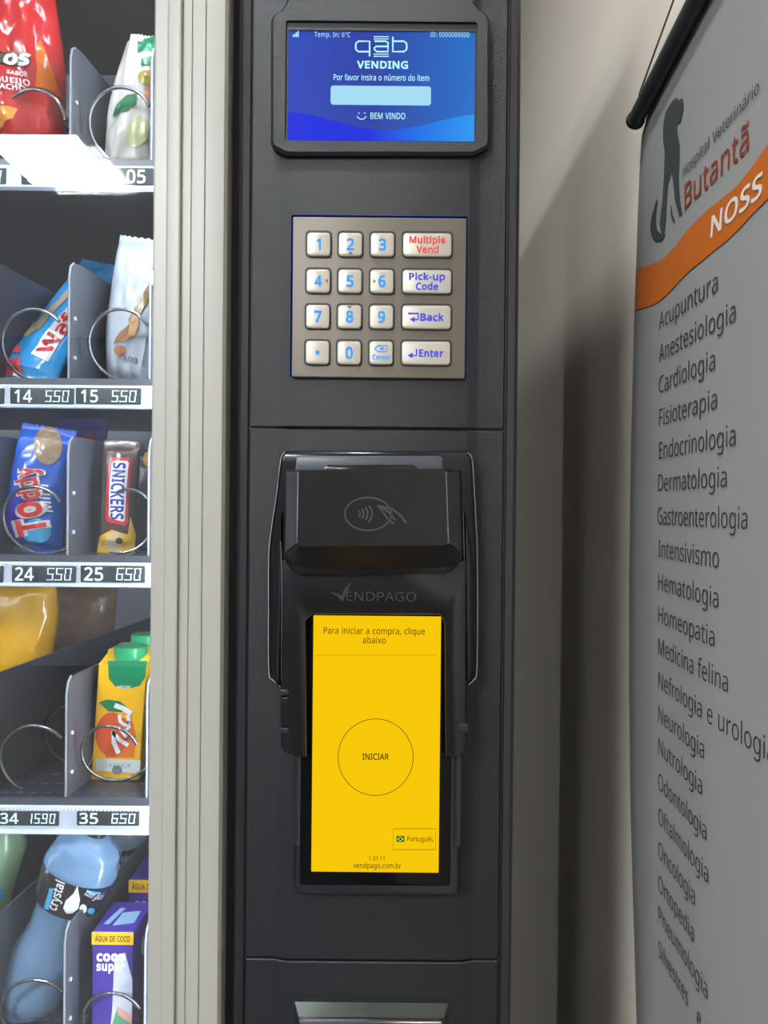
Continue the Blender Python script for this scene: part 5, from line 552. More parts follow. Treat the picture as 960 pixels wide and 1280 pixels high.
for r, cy in enumerate(rows):
    for c in range(4):
        sh = -(r*.55)
        if c < 3: cx, w2 = cols[c] + sh, 14.6
        else: cx, w2 = 534.3 + sh, 30.3
        h2 = 14.6; cyy = cy + (c*.25)
        plate(MB(), rpx(cx-w2-2, cyy-h2-2, cx+w2+2, cyy+h2+2.4, 5.5, YK), YK-.00005, YK-.0003, 0).build('key_surround', 'key_ring', kp)
        plate(MB(), rpx(cx-w2-1.4, cyy-h2-1.6, cx+w2+1.4, cyy+h2+.6, 5, YK), YK-.0003, YK-.0005, 0)
        plate(MB(), rpx(cx-w2, cyy-h2, cx+w2, cyy+h2, 4.5, YT), YK-.0002, YT, .0009).build('key', 'key', kp)
        mb = MB(); yl = YT - .0002; L = leg[r][c]; mt = 'kb'; kk = K(yl)
        if L == '.':
            plate(mb, rpx(cx-2.6, cyy-2.6, cx+2.6, cyy+2.6, 2.6, yl), yl+.0001, yl)
        elif L == 'C':
            stroke(mb, pxl([(cx-8, cyy-5), (cx-4, cyy-9), (cx+7, cyy-9), (cx+7, cyy-1.5), (cx-4, cyy-1.5)], yl), 1.3*kk, flat(yl), closed=True)
            stroke(mb, pxl([(cx-1.5, cyy-7), (cx+3.5, cyy-3.5)], yl), 1.3*kk, flat(yl)); stroke(mb, pxl([(cx-1.5, cyy-3.5), (cx+3.5, cyy-7)], yl), 1.3*kk, flat(yl))
            T(mb, 'Cancel', cx-11, cyy+8, cx+11, 5.6, yl, bold=.02)
        elif c < 3:
            w_ = 4.6 if L != '1' else 2.6
            T(mb, L, cx-w_, cyy+6.8, cx+w_, 13.5, yl, bold=.022)
        elif isinstance(L, tuple):
            mt = 'kr' if r == 0 else 'kb2'
            T(mb, L[0], cx-22.5, cyy-2.2, cx+22.5, 8.2, yl, bold=.028); T(mb, L[1], cx-14, cyy+10, cx+14, 8.2, yl, bold=.028)
        else:
            T(mb, L, cx-8 if L == 'Back' else cx-9, cyy+4.3, cx+21.5, 8.4, yl, bold=.03)
            mt = 'kb2'
            if L == 'Back': stroke(mb, pxl([(cx-23, cyy-4.5), (cx-10.5, cyy-4.5), (cx-10.5, cyy+3), (cx-17, cyy+3)], yl), 1.8*kk, flat(yl)); ax = cx-21
            else: stroke(mb, pxl([(cx-12, cyy-5), (cx-12, cyy+3), (cx-18, cyy+3)], yl), 1.8*kk, flat(yl)); ax = cx-23
            mb.add([flat(yl)(*q) for q in pxl([(ax, cyy+3), (ax+6, cyy-.5), (ax+6, cyy+6.5)], yl)], [(0, 1, 2)])
        o = mb.build('key_legend', mt, kp, smooth=0, fix=False)
        tri = {('2'): (0, 10.5, 1), ('8'): (0, -11.5, -1)}.get(L if isinstance(L, str) else '')
        if tri: MB().add([flat(yl)(*q) for q in pxl([(cx-3.2, cyy+tri[1]+2*tri[2]), (cx+3.2, cyy+tri[1]+2*tri[2]), (cx, cyy+tri[1]-2*tri[2])], yl)], [(0, 1, 2)]).build('key_arrow', 'kd', kp, smooth=0)
        hz = {'4': (10.5, -1), '6': (-9.5, 1)}.get(L if isinstance(L, str) else '')
        if hz: MB().add([flat(yl)(*q) for q in pxl([(cx+hz[0]-1.4*hz[1], cyy-3.2), (cx+hz[0]-1.4*hz[1], cyy+3.2), (cx+hz[0]+1.8*hz[1], cyy)], yl)], [(0, 1, 2)]).build('key_arrow', 'kd', kp, smooth=0)

# ---- banknote slot at the bottom
YN = -.0085
plate(MB(), rpx(364.5, 1248.5, 563, 1420, 2, -.0025, 3), -.002, -.003).build('slot_surround', 'dark', VM)
o1 = rpx(366.5, 1251, 561, 1420, 2, -.003, 3); i1 = rpx(371.5, 1271, 555, 1400, 2, YN, 3)
ba = MB().loft([Y3(o1, -.0026), Y3(o1, -.004), Y3(i1, YN), Y3(inset(i1, .002), YN+.0005), Y3(inset(i1, .003), YN+.006)]).build('banknote_unit', 'chrome', VM, smooth=20)
plate(MB(), rpx(373, 1273.5, 553, 1300, 2, YN, 3), YN+.005, YN-.002, .0015).build('slot_lip', 'chrome_bright', ba)
plate(MB(), rpx(385, 1306, 540, 1312, 2, YN, 3), YN+.005, YN+.003).build('slot_mouth', 'dark', ba)

# ------------------------------------------------------------------ payment terminal mounted on the middle cover
PT = thing('payment_terminal', P(470, 1120, -.01), 'black contactless payment terminal with a glowing yellow screen in its cradle', 'payment terminal')
y0 = -.0026
sh_out = pxl([(358, 563), (584, 564), (590, 568), (592, 578), (594, 640), (597, 690), (597, 838), (594, 850), (584, 858), (352, 860), (340, 852), (336, 842), (335, 700), (338, 668), (349, 578), (351, 568)], -.012)
plate(MB(), sh_out, y0, -.014, .0028).build('shroud', 'gloss', PT, smooth=40)
# phone-like device
plate(MB(), rpx(368, 700, 577, 1122, 11, -.014), y0, -.015, .003).build('device_body', 'housing', PT, smooth=40)
plate(MB(), rpx(376, 705, 565, 1108, 4, -.0155), -.0148, -.0155, .0003).build('screen_glass', 'glass_black', PT)
for sx in (371.5, 572.5):
    plate(MB(), rpx(sx-4.5, 940, sx+4.5, 1060, 3, -.0165), -.012, -.0165, .001).build('side_grip', 'housing', PT)
ysn = -.0158
scr = plate(MB(), rpx(390.3, 769.5, 550, 1091, .5, ysn, 1), -.0154, ysn).build('touch_screen', None or emis('yellow_screen', C(250, 202, 10), .98), PT, smooth=0)
yx = ysn - .0002; kx = K(yx)
M['ink'] = emis('screen_dark_ink', C(92, 70, 8), 1.0); M['ink2'] = emis('screen_black_ink', C(40, 28, 6), 1.0)
M['line'] = emis('screen_line_ink', C(214, 168, 8), 1.0)
for a in (('Para iniciar a compra, clique', 404.5, 792, 531, 8, yx), ('abaixo', 453.5, 804, 482.5, 8, yx), ('1.37.11', 461, 1075.5, 480.5, 5, yx),
          ('vendpago.com.br', 441.5, 1085, 501.5, 6.6, yx), ('Português', 509, 1051.5, 541, 6.2, yx)): line(scr, 'screen_text', 'ink', *a, bold=.006)
mb = MB(); T(mb, 'INICIAR', 453, 949.5, 486, 7.6, yx, bold=.015)
a = P(469.5, 946.5, yx); stroke(mb, disc(a.x, a.z, 47*kx, 48*kx, n=96), .75*kx, flat(yx), closed=True)
mb.build('start_button', 'ink2', scr, smooth=0, fix=False)
mb = MB(); stroke(mb, pxl([(395, 819), (545, 819)], yx), 1.0*kx, flat(yx)); mb.build('divider_line', 'line', scr, smooth=0, fix=False)
mb = MB(); stroke(mb, pxl([(491.5, 1036), (544.5, 1036), (544.5, 1062), (491.5, 1062)], yx), .7*kx, flat(yx), closed=True); mb.build('language_button', 'ink', scr, smooth=0, fix=False)
fl = plate(MB(), rpx(495.5, 1045, 505.5, 1052.5, .3, yx, 1), ysn, yx); 
fl.build('flag_field', emis('flag_green', C(20, 130, 50)), scr, smooth=0)
MB().add([flat(yx-.00005)(*q) for q in pxl([(496.5, 1048.7), (500.5, 1046), (504.5, 1048.7), (500.5, 1051.5)], yx)], [(0, 1, 2, 3)]).build('flag_diamond', emis('flag_yellow', C(245, 220, 40)), scr, smooth=0)
a = P(500.5, 1048.7, yx); MB().add([flat(yx-.0001)(*q) for q in disc(a.x, a.z, 1.7*kx, n=10)], [tuple(range(10))]).build('flag_disc', emis('flag_blue', C(20, 40, 110)), scr, smooth=0)
# cradle with the window over the screen and two arms
YC = -.021
cr = [(353, 700), (583, 700), (583, 936), (579, 943), (571, 947), (557, 947), (556, 778), (549, 768), (390, 768), (382, 777), (383.5, 947), (369, 947), (356, 941), (351, 934),
      (351, 915), (358, 914), (359, 909), (351, 907), (351, 872), (359, 871), (359, 865), (351, 864)]
plate(MB(), pxl(cr, YC), -.0125, YC, .0012).build('cradle', 'gloss', PT, smooth=30)
for yy in (866, 914): plate(MB(), rpx(349.5, yy-4, 361, yy+4, 3, YC-.001), YC+.004, YC-.001, .0008).build('latch', 'housing', PT)
plate(MB(), rpx(573, 905, 586, 916, 3, YC-.001), YC+.004, YC-.001, .0008).build('latch', 'housing', PT)
# raised shoulders beside the reader head
plate(MB(), pxl([(352, 640), (345, 690), (342, 708), (342, 845), (346, 856), (352, 858)], -.016), -.012, -.018, .002).build('shoulder', 'gloss', PT, smooth=50)
plate(MB(), pxl([(581, 640), (590, 690), (591, 708), (591, 838), (588, 850), (581, 852)], -.016), -.012, -.018, .002).build('shoulder', 'gloss', PT, smooth=50)
mb = MB()
T(mb, 'ENDPAGO', 433, 751, 520, 11.5, YC-.0002, bold=.0)
mb.add([flat(YC-.0002)(*q) for q in pxl([(413, 740), (421, 741.5), (427, 744), (431, 735), (440, 727), (434, 740), (428, 752), (421, 745)], YC)], [(0, 1, 7), (1, 2, 6, 7), (2, 3, 5, 6), (3, 4, 5)])
mb.build('terminal_logo', 'emboss_dark', PT, smooth=0, fix=False)
# pale metal beads standing in for highlights along the shroud edges
def bead(pts, y, r=.0005): MB().tube([P(a, b, y) for a, b in pts], r, 8).build('shroud_highlight', 'bead', PT)
def arc(pts, n=6):
    out = []
    for i in range(len(pts)-1):
        p0, p1, p2, p3 = pts[max(i-1, 0)], pts[i], pts[i+1], pts[min(i+2, len(pts)-1)]
        for k in range(n):
            t = k/n; out.append(tuple(.5*((2*b)+(c-a)*t+(2*a-5*b+4*c-d)*t*t+(-a+3*b-3*c+d)*t**3) for a, b, c, d in zip(p0, p1, p2, p3)))
    return out + [pts[-1]]
bead(arc([(356, 565), (351, 574), (346, 615), (340, 655), (336, 690), (335.5, 760), (336, 838), (341, 850), (351, 858)]), -.0145)
bead(arc([(584, 566), (590, 574), (593, 615), (595, 655), (596.5, 690), (597, 760), (596, 838), (592, 850), (585, 856)]), -.0145)
bead(arc([(351, 676), (352, 700), (352.5, 760), (352, 850)]), -.0185); bead(arc([(579, 640), (580, 700), (581, 760), (581, 850)]), -.0185)
# reader head
yb, yf = -.0150, -.043
bk = pxl([(357, 588), (575, 588), (577, 600), (579, 690), (576, 702), (566, 713), (556, 717), (376, 717), (366, 713), (357, 702), (354, 692), (356, 600)], -.024)
b1 = pxl([(358, 588), (574, 588), (575, 600), (576, 688), (573, 698), (564, 707), (554, 710), (378, 710), (368, 706), (360, 697), (357, 688), (357.5, 600)], -.030)
fr = pxl([(374, 588.5), (556, 587), (556.5, 600), (559, 670), (559.5, 676), (558.5, 680), (556, 682), (376, 683), (373, 682), (372, 679), (372, 672), (373.5, 600)], yf)
hd = MB().loft([Y3(bk, yb), Y3(inset(bk, -.0004), -.022), Y3(bk, -.026), Y3(b1, -.029)]).build('reader_base', 'gloss', PT, smooth=35)
mbh = MB().loft([Y3(inset(b1, .0005), -.0288), Y3(b1, -.0295), Y3(inset(fr, -.0006), yf+.001), Y3(fr, yf)])
mbh.build('reader_head', 'head', PT, smooth=18)
def q3(px, py, y): p = P(px, py, y); return (p.x, y, p.z)
for q in ([(358.6, 589.5, -.0301), (372.4, 589.5, yf+.0008), (371, 679, yf+.0008), (358, 690, -.0301)], [(557.6, 589.5, yf+.0008), (573.4, 589.5, -.0301), (575, 690, -.0301), (560.6, 679, yf+.0008)]):
    f_ = [Vector(q3(*a)) for a in q]; n_ = (f_[1]-f_[0]).cross(f_[3]-f_[0]).normalized(); n_ = n_ if n_.y < 0 else -n_
    MB().tube([f_[1], f_[2]] if q[0][0] < 400 else [f_[0], f_[3]], .0005, 8).build('head_highlight', 'bead', PT)  # bead stands in for the highlight on the head's front edge
    MB().loft([[a - n_*.0006 for a in f_], [a + n_*.0006 for a in f_]]).build('lit_side_face', 'head_side_lit', PT, smooth=0)  # side overlay coloured lighter to imitate the lamp's reflection
plate(MB(), pxl([(371, 572), (376, 570), (548, 570), (553, 572), (554, 592), (369, 592)], -.022), -.015, -.024, .001).build('top_ledge', 'ledge', PT)
plate(MB(), pxl([(402, 592), (405, 584), (410, 581), (516, 581), (521, 584), (524, 592)], -.026), -.02, -.027, .001).build('ledge_notch', 'gloss', PT)
ym = yf - .00025; km = K(ym); mb = MB(); a = P(460, 642.5, ym)
stroke(mb, disc(a.x, a.z, 29*km, 20.5*km, n=48), 1.9*km, flat(ym), closed=True)
for i, (cx, r) in enumerate(((449, 5.5), (453, 8), (457.5, 10.5), (462.5, 13))):
    q = P(cx-r*.8, 642, ym); stroke(mb, disc(q.x, q.z, r*km*1.0, r*km*1.05, n=12, a0=-48, a1=48), 2.0*km, flat(ym))
stroke(mb, pxl([(472, 632), (481, 634), (490, 636), (500, 644), (508, 654)], ym), 2.4*km, flat(ym))
stroke(mb, pxl([(473, 633), (479, 640), (484, 648), (492, 655)], ym), 2.2*km, flat(ym))
stroke(mb, pxl([(477, 634), (486, 640), (494, 650)], ym), 2.6*km, flat(ym))
mb.build('contactless_symbol', 'emboss', PT, smooth=0, fix=False)

# ------------------------------------------------------------------ trays, dividers, coils, price labels
YR = .06
xrt = X(262, YR) ; xlt = xl+.035
SEG = {'0': 'abcdef', '1': 'bc', '2': 'abged', '3': 'abgcd', '4': 'fgbc', '5': 'afgcd', '6': 'afgedc', '7': 'abc', '8': 'abcdefg', '9': 'abcdfg'}
def seven(mb, s, px0, pyb, px1, hpx, Y):
    k = K(Y); n = len(s.replace('.', '')); w_ = (px1-px0)/n; p0 = P(px0, pyb, Y); i = 0
    for ch in s:
        if ch == '.':
            x = p0.x + (i*w_ - .9)*k; mb.box((x, Y-.0001, p0.z), (x+1.6*k, Y+.0002, p0.z+1.8*k)); continue
        x = p0.x + i*w_*k; W_ = (w_-2.6)*k; H_ = hpx*k; t = 1.7*k; g = .25*k
        S = {'a': (0, H_-t, W_, H_), 'g': (0, H_/2-t/2, W_, H_/2+t/2), 'd': (0, 0, W_, t), 'f': (0, H_/2, t, H_), 'b': (W_-t, H_/2, W_, H_), 'e': (0, 0, t, H_/2), 'c': (W_-t, 0, W_, H_/2)}
        for sg in SEG[ch]:
            a, b, c_, d = S[sg]; mb.box((x+a+g*.5+b*.12, Y-.0001, p0.z+b+g), (x+c_-g*.5+b*.12, Y+.0002, p0.z+d-g))
        i += 1
SLANT = .098
DIVX = [X(82, YR, 430) + (i-2)*X(102-.0, YR)*0 + (i-2)*.0645 for i in range(4)]     # x of the vertical dividers
def coil(t, cxp, cyp, rpx_, pitch=.055, turns=4.6, phase=0.0, hand=1, rw=.0014, y=.068):
    c = P(cxp, cyp, y); r = rpx_*K(y); pts = []
    n = int(turns*28)
    for i in range(n+1):
        a = phase + hand*2*math.pi*i/28
        tt = i/28; yy = y + pitch*(tt if tt > 1.1 else tt*tt/1.1)
        pts.append((c.x + r*math.cos(a) + (yy-y)*SLANT, yy, c.z + r*math.sin(a)))
    return MB().tube(pts, rw, 7).build('coil', 'wire', t, smooth=60)
# rows: strip top, strip bottom (pixels), label boxes: (x0, x1, selection, sx0, sx1, price, px0, px1)
ROWS = [
  (206, 236, [(-72, 7, '03', -66, -42, '6.50', -36, 3), (27, 108, '04', 34, 58, '6.50', 64, 104), (118, 192, '05', 158, 182, None, 0, 0)]),
  (481, 510, [(-76, 5, '13', -70, -46, '5.50', -38, 1), (13, 92, '14', 18, 40, '5.50', 56, 88), (95, 176, '15', 101, 122.5, '5.50', 139, 172)]),
  (703, 733, [(-74, 4, '23', -68, -44, '5.50', -38, 1), (15, 94.5, '24', 18.5, 42, '5.50', 58, 91), (101, 181, '25', 105, 129, '6.50', 145, 178)]),
  (1008, 1041, [(-96, -20, '33', -90, -66, '9.50', -60, -24), (-2, 73.5, '34', 0, 23, '15.90', 33, 71), (96, 174, '35', 99, 122.5, '6.50', 139, 171)]),
  (1322, 1352, [(-2, 76, '44', 2, 25, '5.50', 40, 72), (98, 172, '45', 102, 124, '5.50', 137, 168)]),
]
TRAYZ = []; FLOOR_UP = .0055
def fpy(ri, Y, px=100):                      # pixel row where tray floor ri lies at depth Y
    z = Z(ROWS[ri][0], YR, 90) + FLOOR_UP + .0006
    lo, hi = -400, 1800
    for _ in range(40):
        m_ = (lo+hi)/2
        if P(px, m_, Y).z > z: lo = m_
        else: hi = m_
    return lo
for ri, (pt_, pb_, labs) in enumerate(ROWS):
    zt_ = Z(pt_, YR, 90); zb_ = Z(pb_, YR, 90); TRAYZ.append(zt_)
    TR = bpy.data.objects.new('product_tray', None); link(TR, VM, (X(90, YR), YR, zt_))
    zf = zt_ + FLOOR_UP; mb = MB().box((xlt, YR+.0045, zf-.003), (xrt, .43, zf)); mb.build('tray_floor', 'tray', TR, smooth=0)
    MB().box((xlt, YR+.002, zt_-.002), (xrt, YR+.0044, zf)).build('tray_lip', 'tray_edge', TR, smooth=0)
    # rail: chamfered long strip with a lip
    lp = [(YR+.004, zt_), (YR+.001, zt_), (YR, zt_-.001), (YR-.0005, zb_+.003), (YR-.003, zb_+.001), (YR-.003, zb_), (YR+.004, zb_)]
    MB().loft([[(xlt, a, b) for a, b in lp], [(xrt, a, b) for a, b in lp]]).build('price_rail', 'rail', TR, smooth=20)
    mb = MB(); n_ = 130
    for i in range(n_):
        x = xrt - .004 - i*.0031; mb.box((x, YR-.0012, zt_-.0034), (x+.0016, YR, zt_-.0016))
    tag(mb.build('rail_ticks', 'white', TR, smooth=0), kind='stuff')
    mb = MB()
    for j in range(3):
        for i in range(40):
            x = xrt - .02 - i*.0115; y = YR+.012 + j*.02; mb.box((x, y, zf), (x+.005, y+.0025, zf+.0002))
    tag(mb.build('floor_slots', 'tray_edge', TR, smooth=0), kind='stuff')
    MB().box((xlt+.02, YR+.006, zf-.0075), (xrt-.01, YR+.016, zf-.0031)).build('added_tray_light', 'added_tray_led', TR, smooth=0)  # unseen strip behind the rail, added to brighten the tray background
    for dx in DIVX:
        zz = zf; H = .0945; sl = lambda y: (y-YR)*SLANT
        pr = [(YR+.006, zz), (YR+.006, zz+H-.012), (YR+.0085, zz+H-.004), (YR+.014, zz+H), (YR+.022, zz+H+.001), (.41, zz+H+.001), (.41, zz)]
        MB().loft([[(dx-.0009+sl(a), a, b) for a, b in pr], [(dx+.0009+sl(a), a, b) for a, b in pr]]).build('divider', 'divider', TR, smooth=0)
        MB().tube([(dx, YR+.0055, zz), (dx, YR+.0055, zz+H-.013), (dx, YR+.008, zz+H-.004), (dx, YR+.014, zz+H+.0004)], .0009, 6).build('divider_edge', 'divider_edge', TR)
        for hh in (.0495, .018):
            MB().tube([(dx+.0009, YR+.011, zz+hh), (dx+.0032, YR+.011, zz+hh)], .0016, 8).build('divider_clip', 'white', TR)
    for (a, b, sel, s0, s1, pr_, p0_, p1_) in labs:
        hpt, hpb = pt_ + (4 if ri != 3 else 6), pb_ - (5 if ri != 3 else 9)
        plate(MB(), rpx(a, hpt, b, hpb, .8, YR-.001, 2), YR, YR-.0016, .0004).build('price_label', 'lcd', TR)
        mb = MB(); T(mb, sel, s0, hpb-2.6, s1, hpb-hpt-5, YR-.0018, bold=.018)
        if pr_: seven(mb, pr_, p0_, hpb-2.4, p1_, hpb-hpt-5, YR-.0018)
        mb.build('label_digits', 'digit', TR, smooth=0, fix=False)
    TRAYS = TR
    cs = {0: [(37, 155, 45, .1), (148, 151, 43, .45)], 1: [(40, 430, 44, .7), (148, 429, 43, .55)], 2: [(40, 651, 43, .6), (150, 651, 40, -1.9)],
          3: [(42, 955, 48, .75), (135, 948, 40, .45)], 4: [(44, 1274, 49, .8), (140, 1284, 42, .6)]}[ri]
    for (a, b, r_, ph) in cs: coil(TR, a, b, r_, phase=ph, hand=1, pitch=.05)

# ------------------------------------------------------------------ products
def frame2(p0, p1, Y, Yt=None):                       # local axes of a leaning product: base middle p0 -> top middle p1 (pixels)
    a = P(*p0, Y); b = P(*p1, Y if Yt is None else Yt); o = Vector((a.x, a.z)); e = Vector((b.x, b.z)) - o; H = e.length; e.normalize()
    return o, e, Vector((e.y, -e.x)), H      # origin, up axis, right axis, height
def bag(name, label, cat, p0, p1, wpx, Y, T_, m, seed=0, prof=None, crinkle=.0018, seal=.06, group=None, nu=26, nv=40, edge=.55, Yt=None):
    Yt = Y if Yt is None else Yt; o, up, rt, H = frame2(p0, p1, Y, Yt); W = wpx*K(Y)/2; sd = Vector((seed*7.3, seed*1.9, seed*3.1))
    prof = prof or (lambda v: 1.0)
    def half(u, v):
        s = max(0.0, min(1, v/(seal*1.6), (1-v)/(seal*1.6)))
        body = max(0, 1-abs(u)**2.4)**edge * max(0, math.sin(math.pi*min(1, max(0, (v*.96+.02)))))**.45
        t = T_*body*(s*.9 + .1*s)
        if s < 1: t *= s
        n = noise.noise(Vector((u*2.2, v*3.5, 0)) + sd)*1.0 + abs(noise.noise(Vector((u*5, v*7, 3)) + sd))*.8
        return t + .0006 + crinkle*n*(.25 + s*.75)*(1-abs(u)**6)
    def uv(x, z):
        d = Vector((x, z)) - o; v = d.dot(up)/H; u = d.dot(rt)/(W*prof(max(0, min(1, v)))); return u, v
    def surf(x, z, off=.0007):
        u, v = uv(x, z); u_ = max(-1, min(1, u)); v_ = max(0, min(1, v)); return (x, Y + (Yt-Y)*v_ - half(u_, v_) - off, z)
    r = thing(name, (o.x, Y, min(o.y, TRAYZ_MIN(o.y))), label, cat, group)
    mb = MB()
    for sgn in (-1, 1):
        vs = []
        for j in range(nv+1):
            v = j/nv
            for i in range(nu+1):
                u = -math.cos(math.pi*i/nu); w_ = W*prof(v)*(1+.012*noise.noise(Vector((0, v*14, 5+sgn*0))+sd))
                p = o + up*(v*H) + rt*(u*w_); zig = 0
                if (v == 0 or v == 1): p = p + up*((.0015 if i % 2 else 0)*(1 if v else -1))
                vs.append((p.x, Y + (Yt-Y)*v + sgn*(half(u, v) if abs(u) < .9999 else .0003), p.y))
        fs = [(j*(nu+1)+i, j*(nu+1)+i+1, (j+1)*(nu+1)+i+1, (j+1)*(nu+1)+i) for j in range(nv) for i in range(nu)]
        mb.add(vs, fs)
    mb.build('wrapper', m, r, smooth=50)
    return r, surf
def TRAYZ_MIN(z): return z
def pp(pts, Y): return pxl(pts, Y)
def over(surf, off):
    def product(a, b): return surf(a, b, off)
    return product
def patch(r, name, pts, surf, m, Y, off=.0004, label=None):
    f_ = over(surf, off+.0006)
    o = blob(MB(), [pix(a, b, f_, Y) for a, b in pts], f_).build(name, m, r, smooth=60); return tag(o, label)
def ell(cx, cy, rx, ry, n=24, rot=0):
    c_, s_ = math.cos(math.radians(rot)), math.sin(math.radians(rot))
    return [(cx + rx*math.cos(2*math.pi*k/n)*c_ - ry*math.sin(2*math.pi*k/n)*s_, cy + rx*math.cos(2*math.pi*k/n)*s_ + ry*math.sin(2*math.pi*k/n)*c_) for k in range(n)]
def foil(name, col, rough=.25, **kw): return mat(name, col, rough, coat=.5, **kw)
M['p_white'] = foil('white_print', C(238, 238, 240)); M['p_red'] = foil('red_print', C(212, 44, 44)); M['p_orange'] = foil('orange_print', C(236, 120, 24))
M['p_green'] = foil('green_print', C(24, 128, 84)); M['p_yellow'] = foil('yellow_print', C(250, 196, 20)); M['p_blue'] = foil('blue_print', C(40, 62, 168))
M['p_cyan'] = foil('cyan_print', C(70, 176, 226)); M['p_black'] = foil('black_print', C(26, 28, 34)); M['p_pink'] = foil('pink_print', C(226, 96, 108))
M['p_tan'] = foil('cookie_print', C(168, 140, 112), var=.75, vscale=150); M['p_cream'] = foil('cream_print', C(228, 206, 158), var=.15, vscale=120)
M['p_lime'] = foil('lime_print', C(226, 226, 110)); M['p_brown'] = foil('brown_print', C(84, 60, 50)); M['p_grey'] = foil('grey_print', C(120, 125, 130))
M['p_light'] = foil('pale_blue_print', C(150, 190, 226)); M['p_silver'] = mat('silver_foil', C(200, 205, 212), .25, metal=.6)

# --- row 1
Y1 = .098
r, sf = bag('snack_bag', 'large shiny red snack bag with orange flashes, standing on the top tray', 'snack bag', (16, fpy(0, Y1)), (30, -22), 122, Y1, .026, foil('red_foil', C(206, 40, 44), .2), 1,
            prof=lambda v: 1 - .12*v - (.28*max(0, v-.55)/.45), crinkle=.006, nu=34, nv=56)
patch(r, 'orange_flash', [(44, 60), (50, 48), (56, 62), (62, 84), (66, 108), (60, 112), (44, 108), (46, 84)], sf, 'p_orange', Y1)
patch(r, 'orange_flash', [(-4, 134), (22, 136), (16, 148), (4, 158), (-6, 172)], sf, foil('amber_print', C(238, 152, 40)), Y1)
patch(r, 'logo_panel', [(-20, 66), (0, 64), (20, 64), (38, 72), (38, 80), (26, 82), (5, 80), (-20, 80)], sf, 'p_brown', Y1, .0006)
fm = over(sf, .0016)
mb = MB(); T(mb, 'os', 2, 78, 36, 16, Y1, fm, bold=.05, shear=.2, py1=81); T(mb, 'SABOR', 8, 91, 35, 5, Y1, fm, py1=96, bold=.03)
T(mb, 'QUEIJO', -6, 103, 38, 6.6, Y1, fm, py1=107, bold=.03); T(mb, 'NACHO', -6, 112, 34, 6.6, Y1, fm, py1=116, bold=.03)
mb.build('wrapper_text', 'p_white', r, smooth=0, fix=False)
Y1b = .105
r, sf = bag('snack_pouch', 'small white and green snack pouch with vegetable pictures, on the top tray beside the frame', 'snack pouch', (164, fpy(0, Y1b)), (182, 46), 66, Y1b, .020, foil('white_foil', C(226, 226, 218), .3), 5,
            prof=lambda v: 1.05 - .5*max(0, v-.45)/.55, crinkle=.004)
patch(r, 'green_top', [(172, 66), (174, 52), (180, 48), (197, 44), (197, 66)], sf, 'p_green', Y1b)
patch(r, 'green_band', [(176, 82), (177, 72), (196, 70), (196, 82)], sf, 'p_green', Y1b)
patch(r, 'green_label', [(140, 146), (146, 130), (158, 119), (171, 117), (170, 130), (158, 138)], sf, 'p_green', Y1b)
patch(r, 'food_picture', ell(194, 120, 14, 20), sf, foil('food_print', C(214, 150, 110), var=.2, vscale=150), Y1b)
patch(r, 'food_picture', ell(196, 116, 8, 12), sf, foil('egg_print', C(232, 232, 60)), Y1b, .0009)
patch(r, 'food_picture', ell(172, 164, 14, 20, rot=20), sf, foil('lettuce_print', C(214, 224, 168), var=.15, vscale=90), Y1b)
patch(r, 'food_picture', ell(184, 96, 12, 9), sf, foil('potato_print', C(214, 190, 96), var=.2, vscale=120), Y1b)
# --- row 2
Y2 = .085
r, sf = bag('wafer_pack', 'long bright blue wafer pack with red letters on a white band, slanting behind a divider', 'wafer pack', (30, fpy(1, Y2)), (128, 330), 74, Y2, .014, foil('blue_foil', C(52, 158, 226), .25), 8,
            prof=lambda v: 1.0 - .2*min(1, v*1.3), crinkle=.003, Yt=.185)
patch(r, 'white_band', [(38, 442), (90, 378), (118, 352), (126, 362), (98, 392), (60, 452)], sf, 'p_white', Y2)
patch(r, 'tan_band', [(40, 408), (84, 362), (96, 350), (100, 354), (88, 368), (48, 412)], sf, foil('wafer_print', C(190, 170, 140)), Y2, .0006)
mb = MB(); T(mb, 'Wafer', 60, 443, 116, 15, Y2, over(sf, .0016), py1=374, bold=.03); mb.build('wrapper_text', 'p_red', r, smooth=0, fix=False)
patch(r, 'wafer_picture', [(20, 414), (30, 404), (44, 402), (46, 410), (34, 420), (18, 421)], sf, 'p_cream', Y2)
patch(r, 'red_panel', [(12, 424), (24, 422), (27, 440), (10, 442)], sf, 'p_pink', Y2)
patch(r, 'red_panel', [(9, 448), (26, 446), (30, 470), (8, 470)], sf, 'p_pink', Y2)
Y2b = .115
r, sf = bag('cookie_pouch', 'white cookie pouch with orange biscuit pictures marked 50g, second tray beside the frame', 'snack pouch', (162, fpy(1, Y2b)), (186, 300), 68, Y2b, .017, foil('pale_white_foil', C(214, 224, 238), .3), 12,
            prof=lambda v: .62 + .55*math.sin(min(1.6, .25+v*2.4))*(1-.2*v), crinkle=.004)
patch(r, 'gold_band', [(160, 400), (178, 368), (192, 348), (196, 356), (184, 380), (166, 408)], sf, foil('gold_print', C(176, 150, 96)), Y2b)
patch(r, 'biscuit_picture', [(148, 426), (156, 410), (172, 390), (174, 404), (168, 420), (152, 428)], sf, foil('biscuit_print', C(238, 182, 122)), Y2b)
patch(r, 'biscuit_picture', ell(150, 438, 8, 6), sf, foil('biscuit_print_2', C(232, 160, 120)), Y2b)
patch(r, 'shelf_picture', [(141, 430), (150, 414), (162, 406), (158, 422)], sf, foil('brown_biscuit_print', C(176, 130, 96), var=.4, vscale=300), Y2b, .0007)
mb = MB(); T(mb, '50g', 155, 453, 172, 7, Y2b, over(sf, .0012)); mb.build('wrapper_text', 'p_grey', r, smooth=0, fix=False)
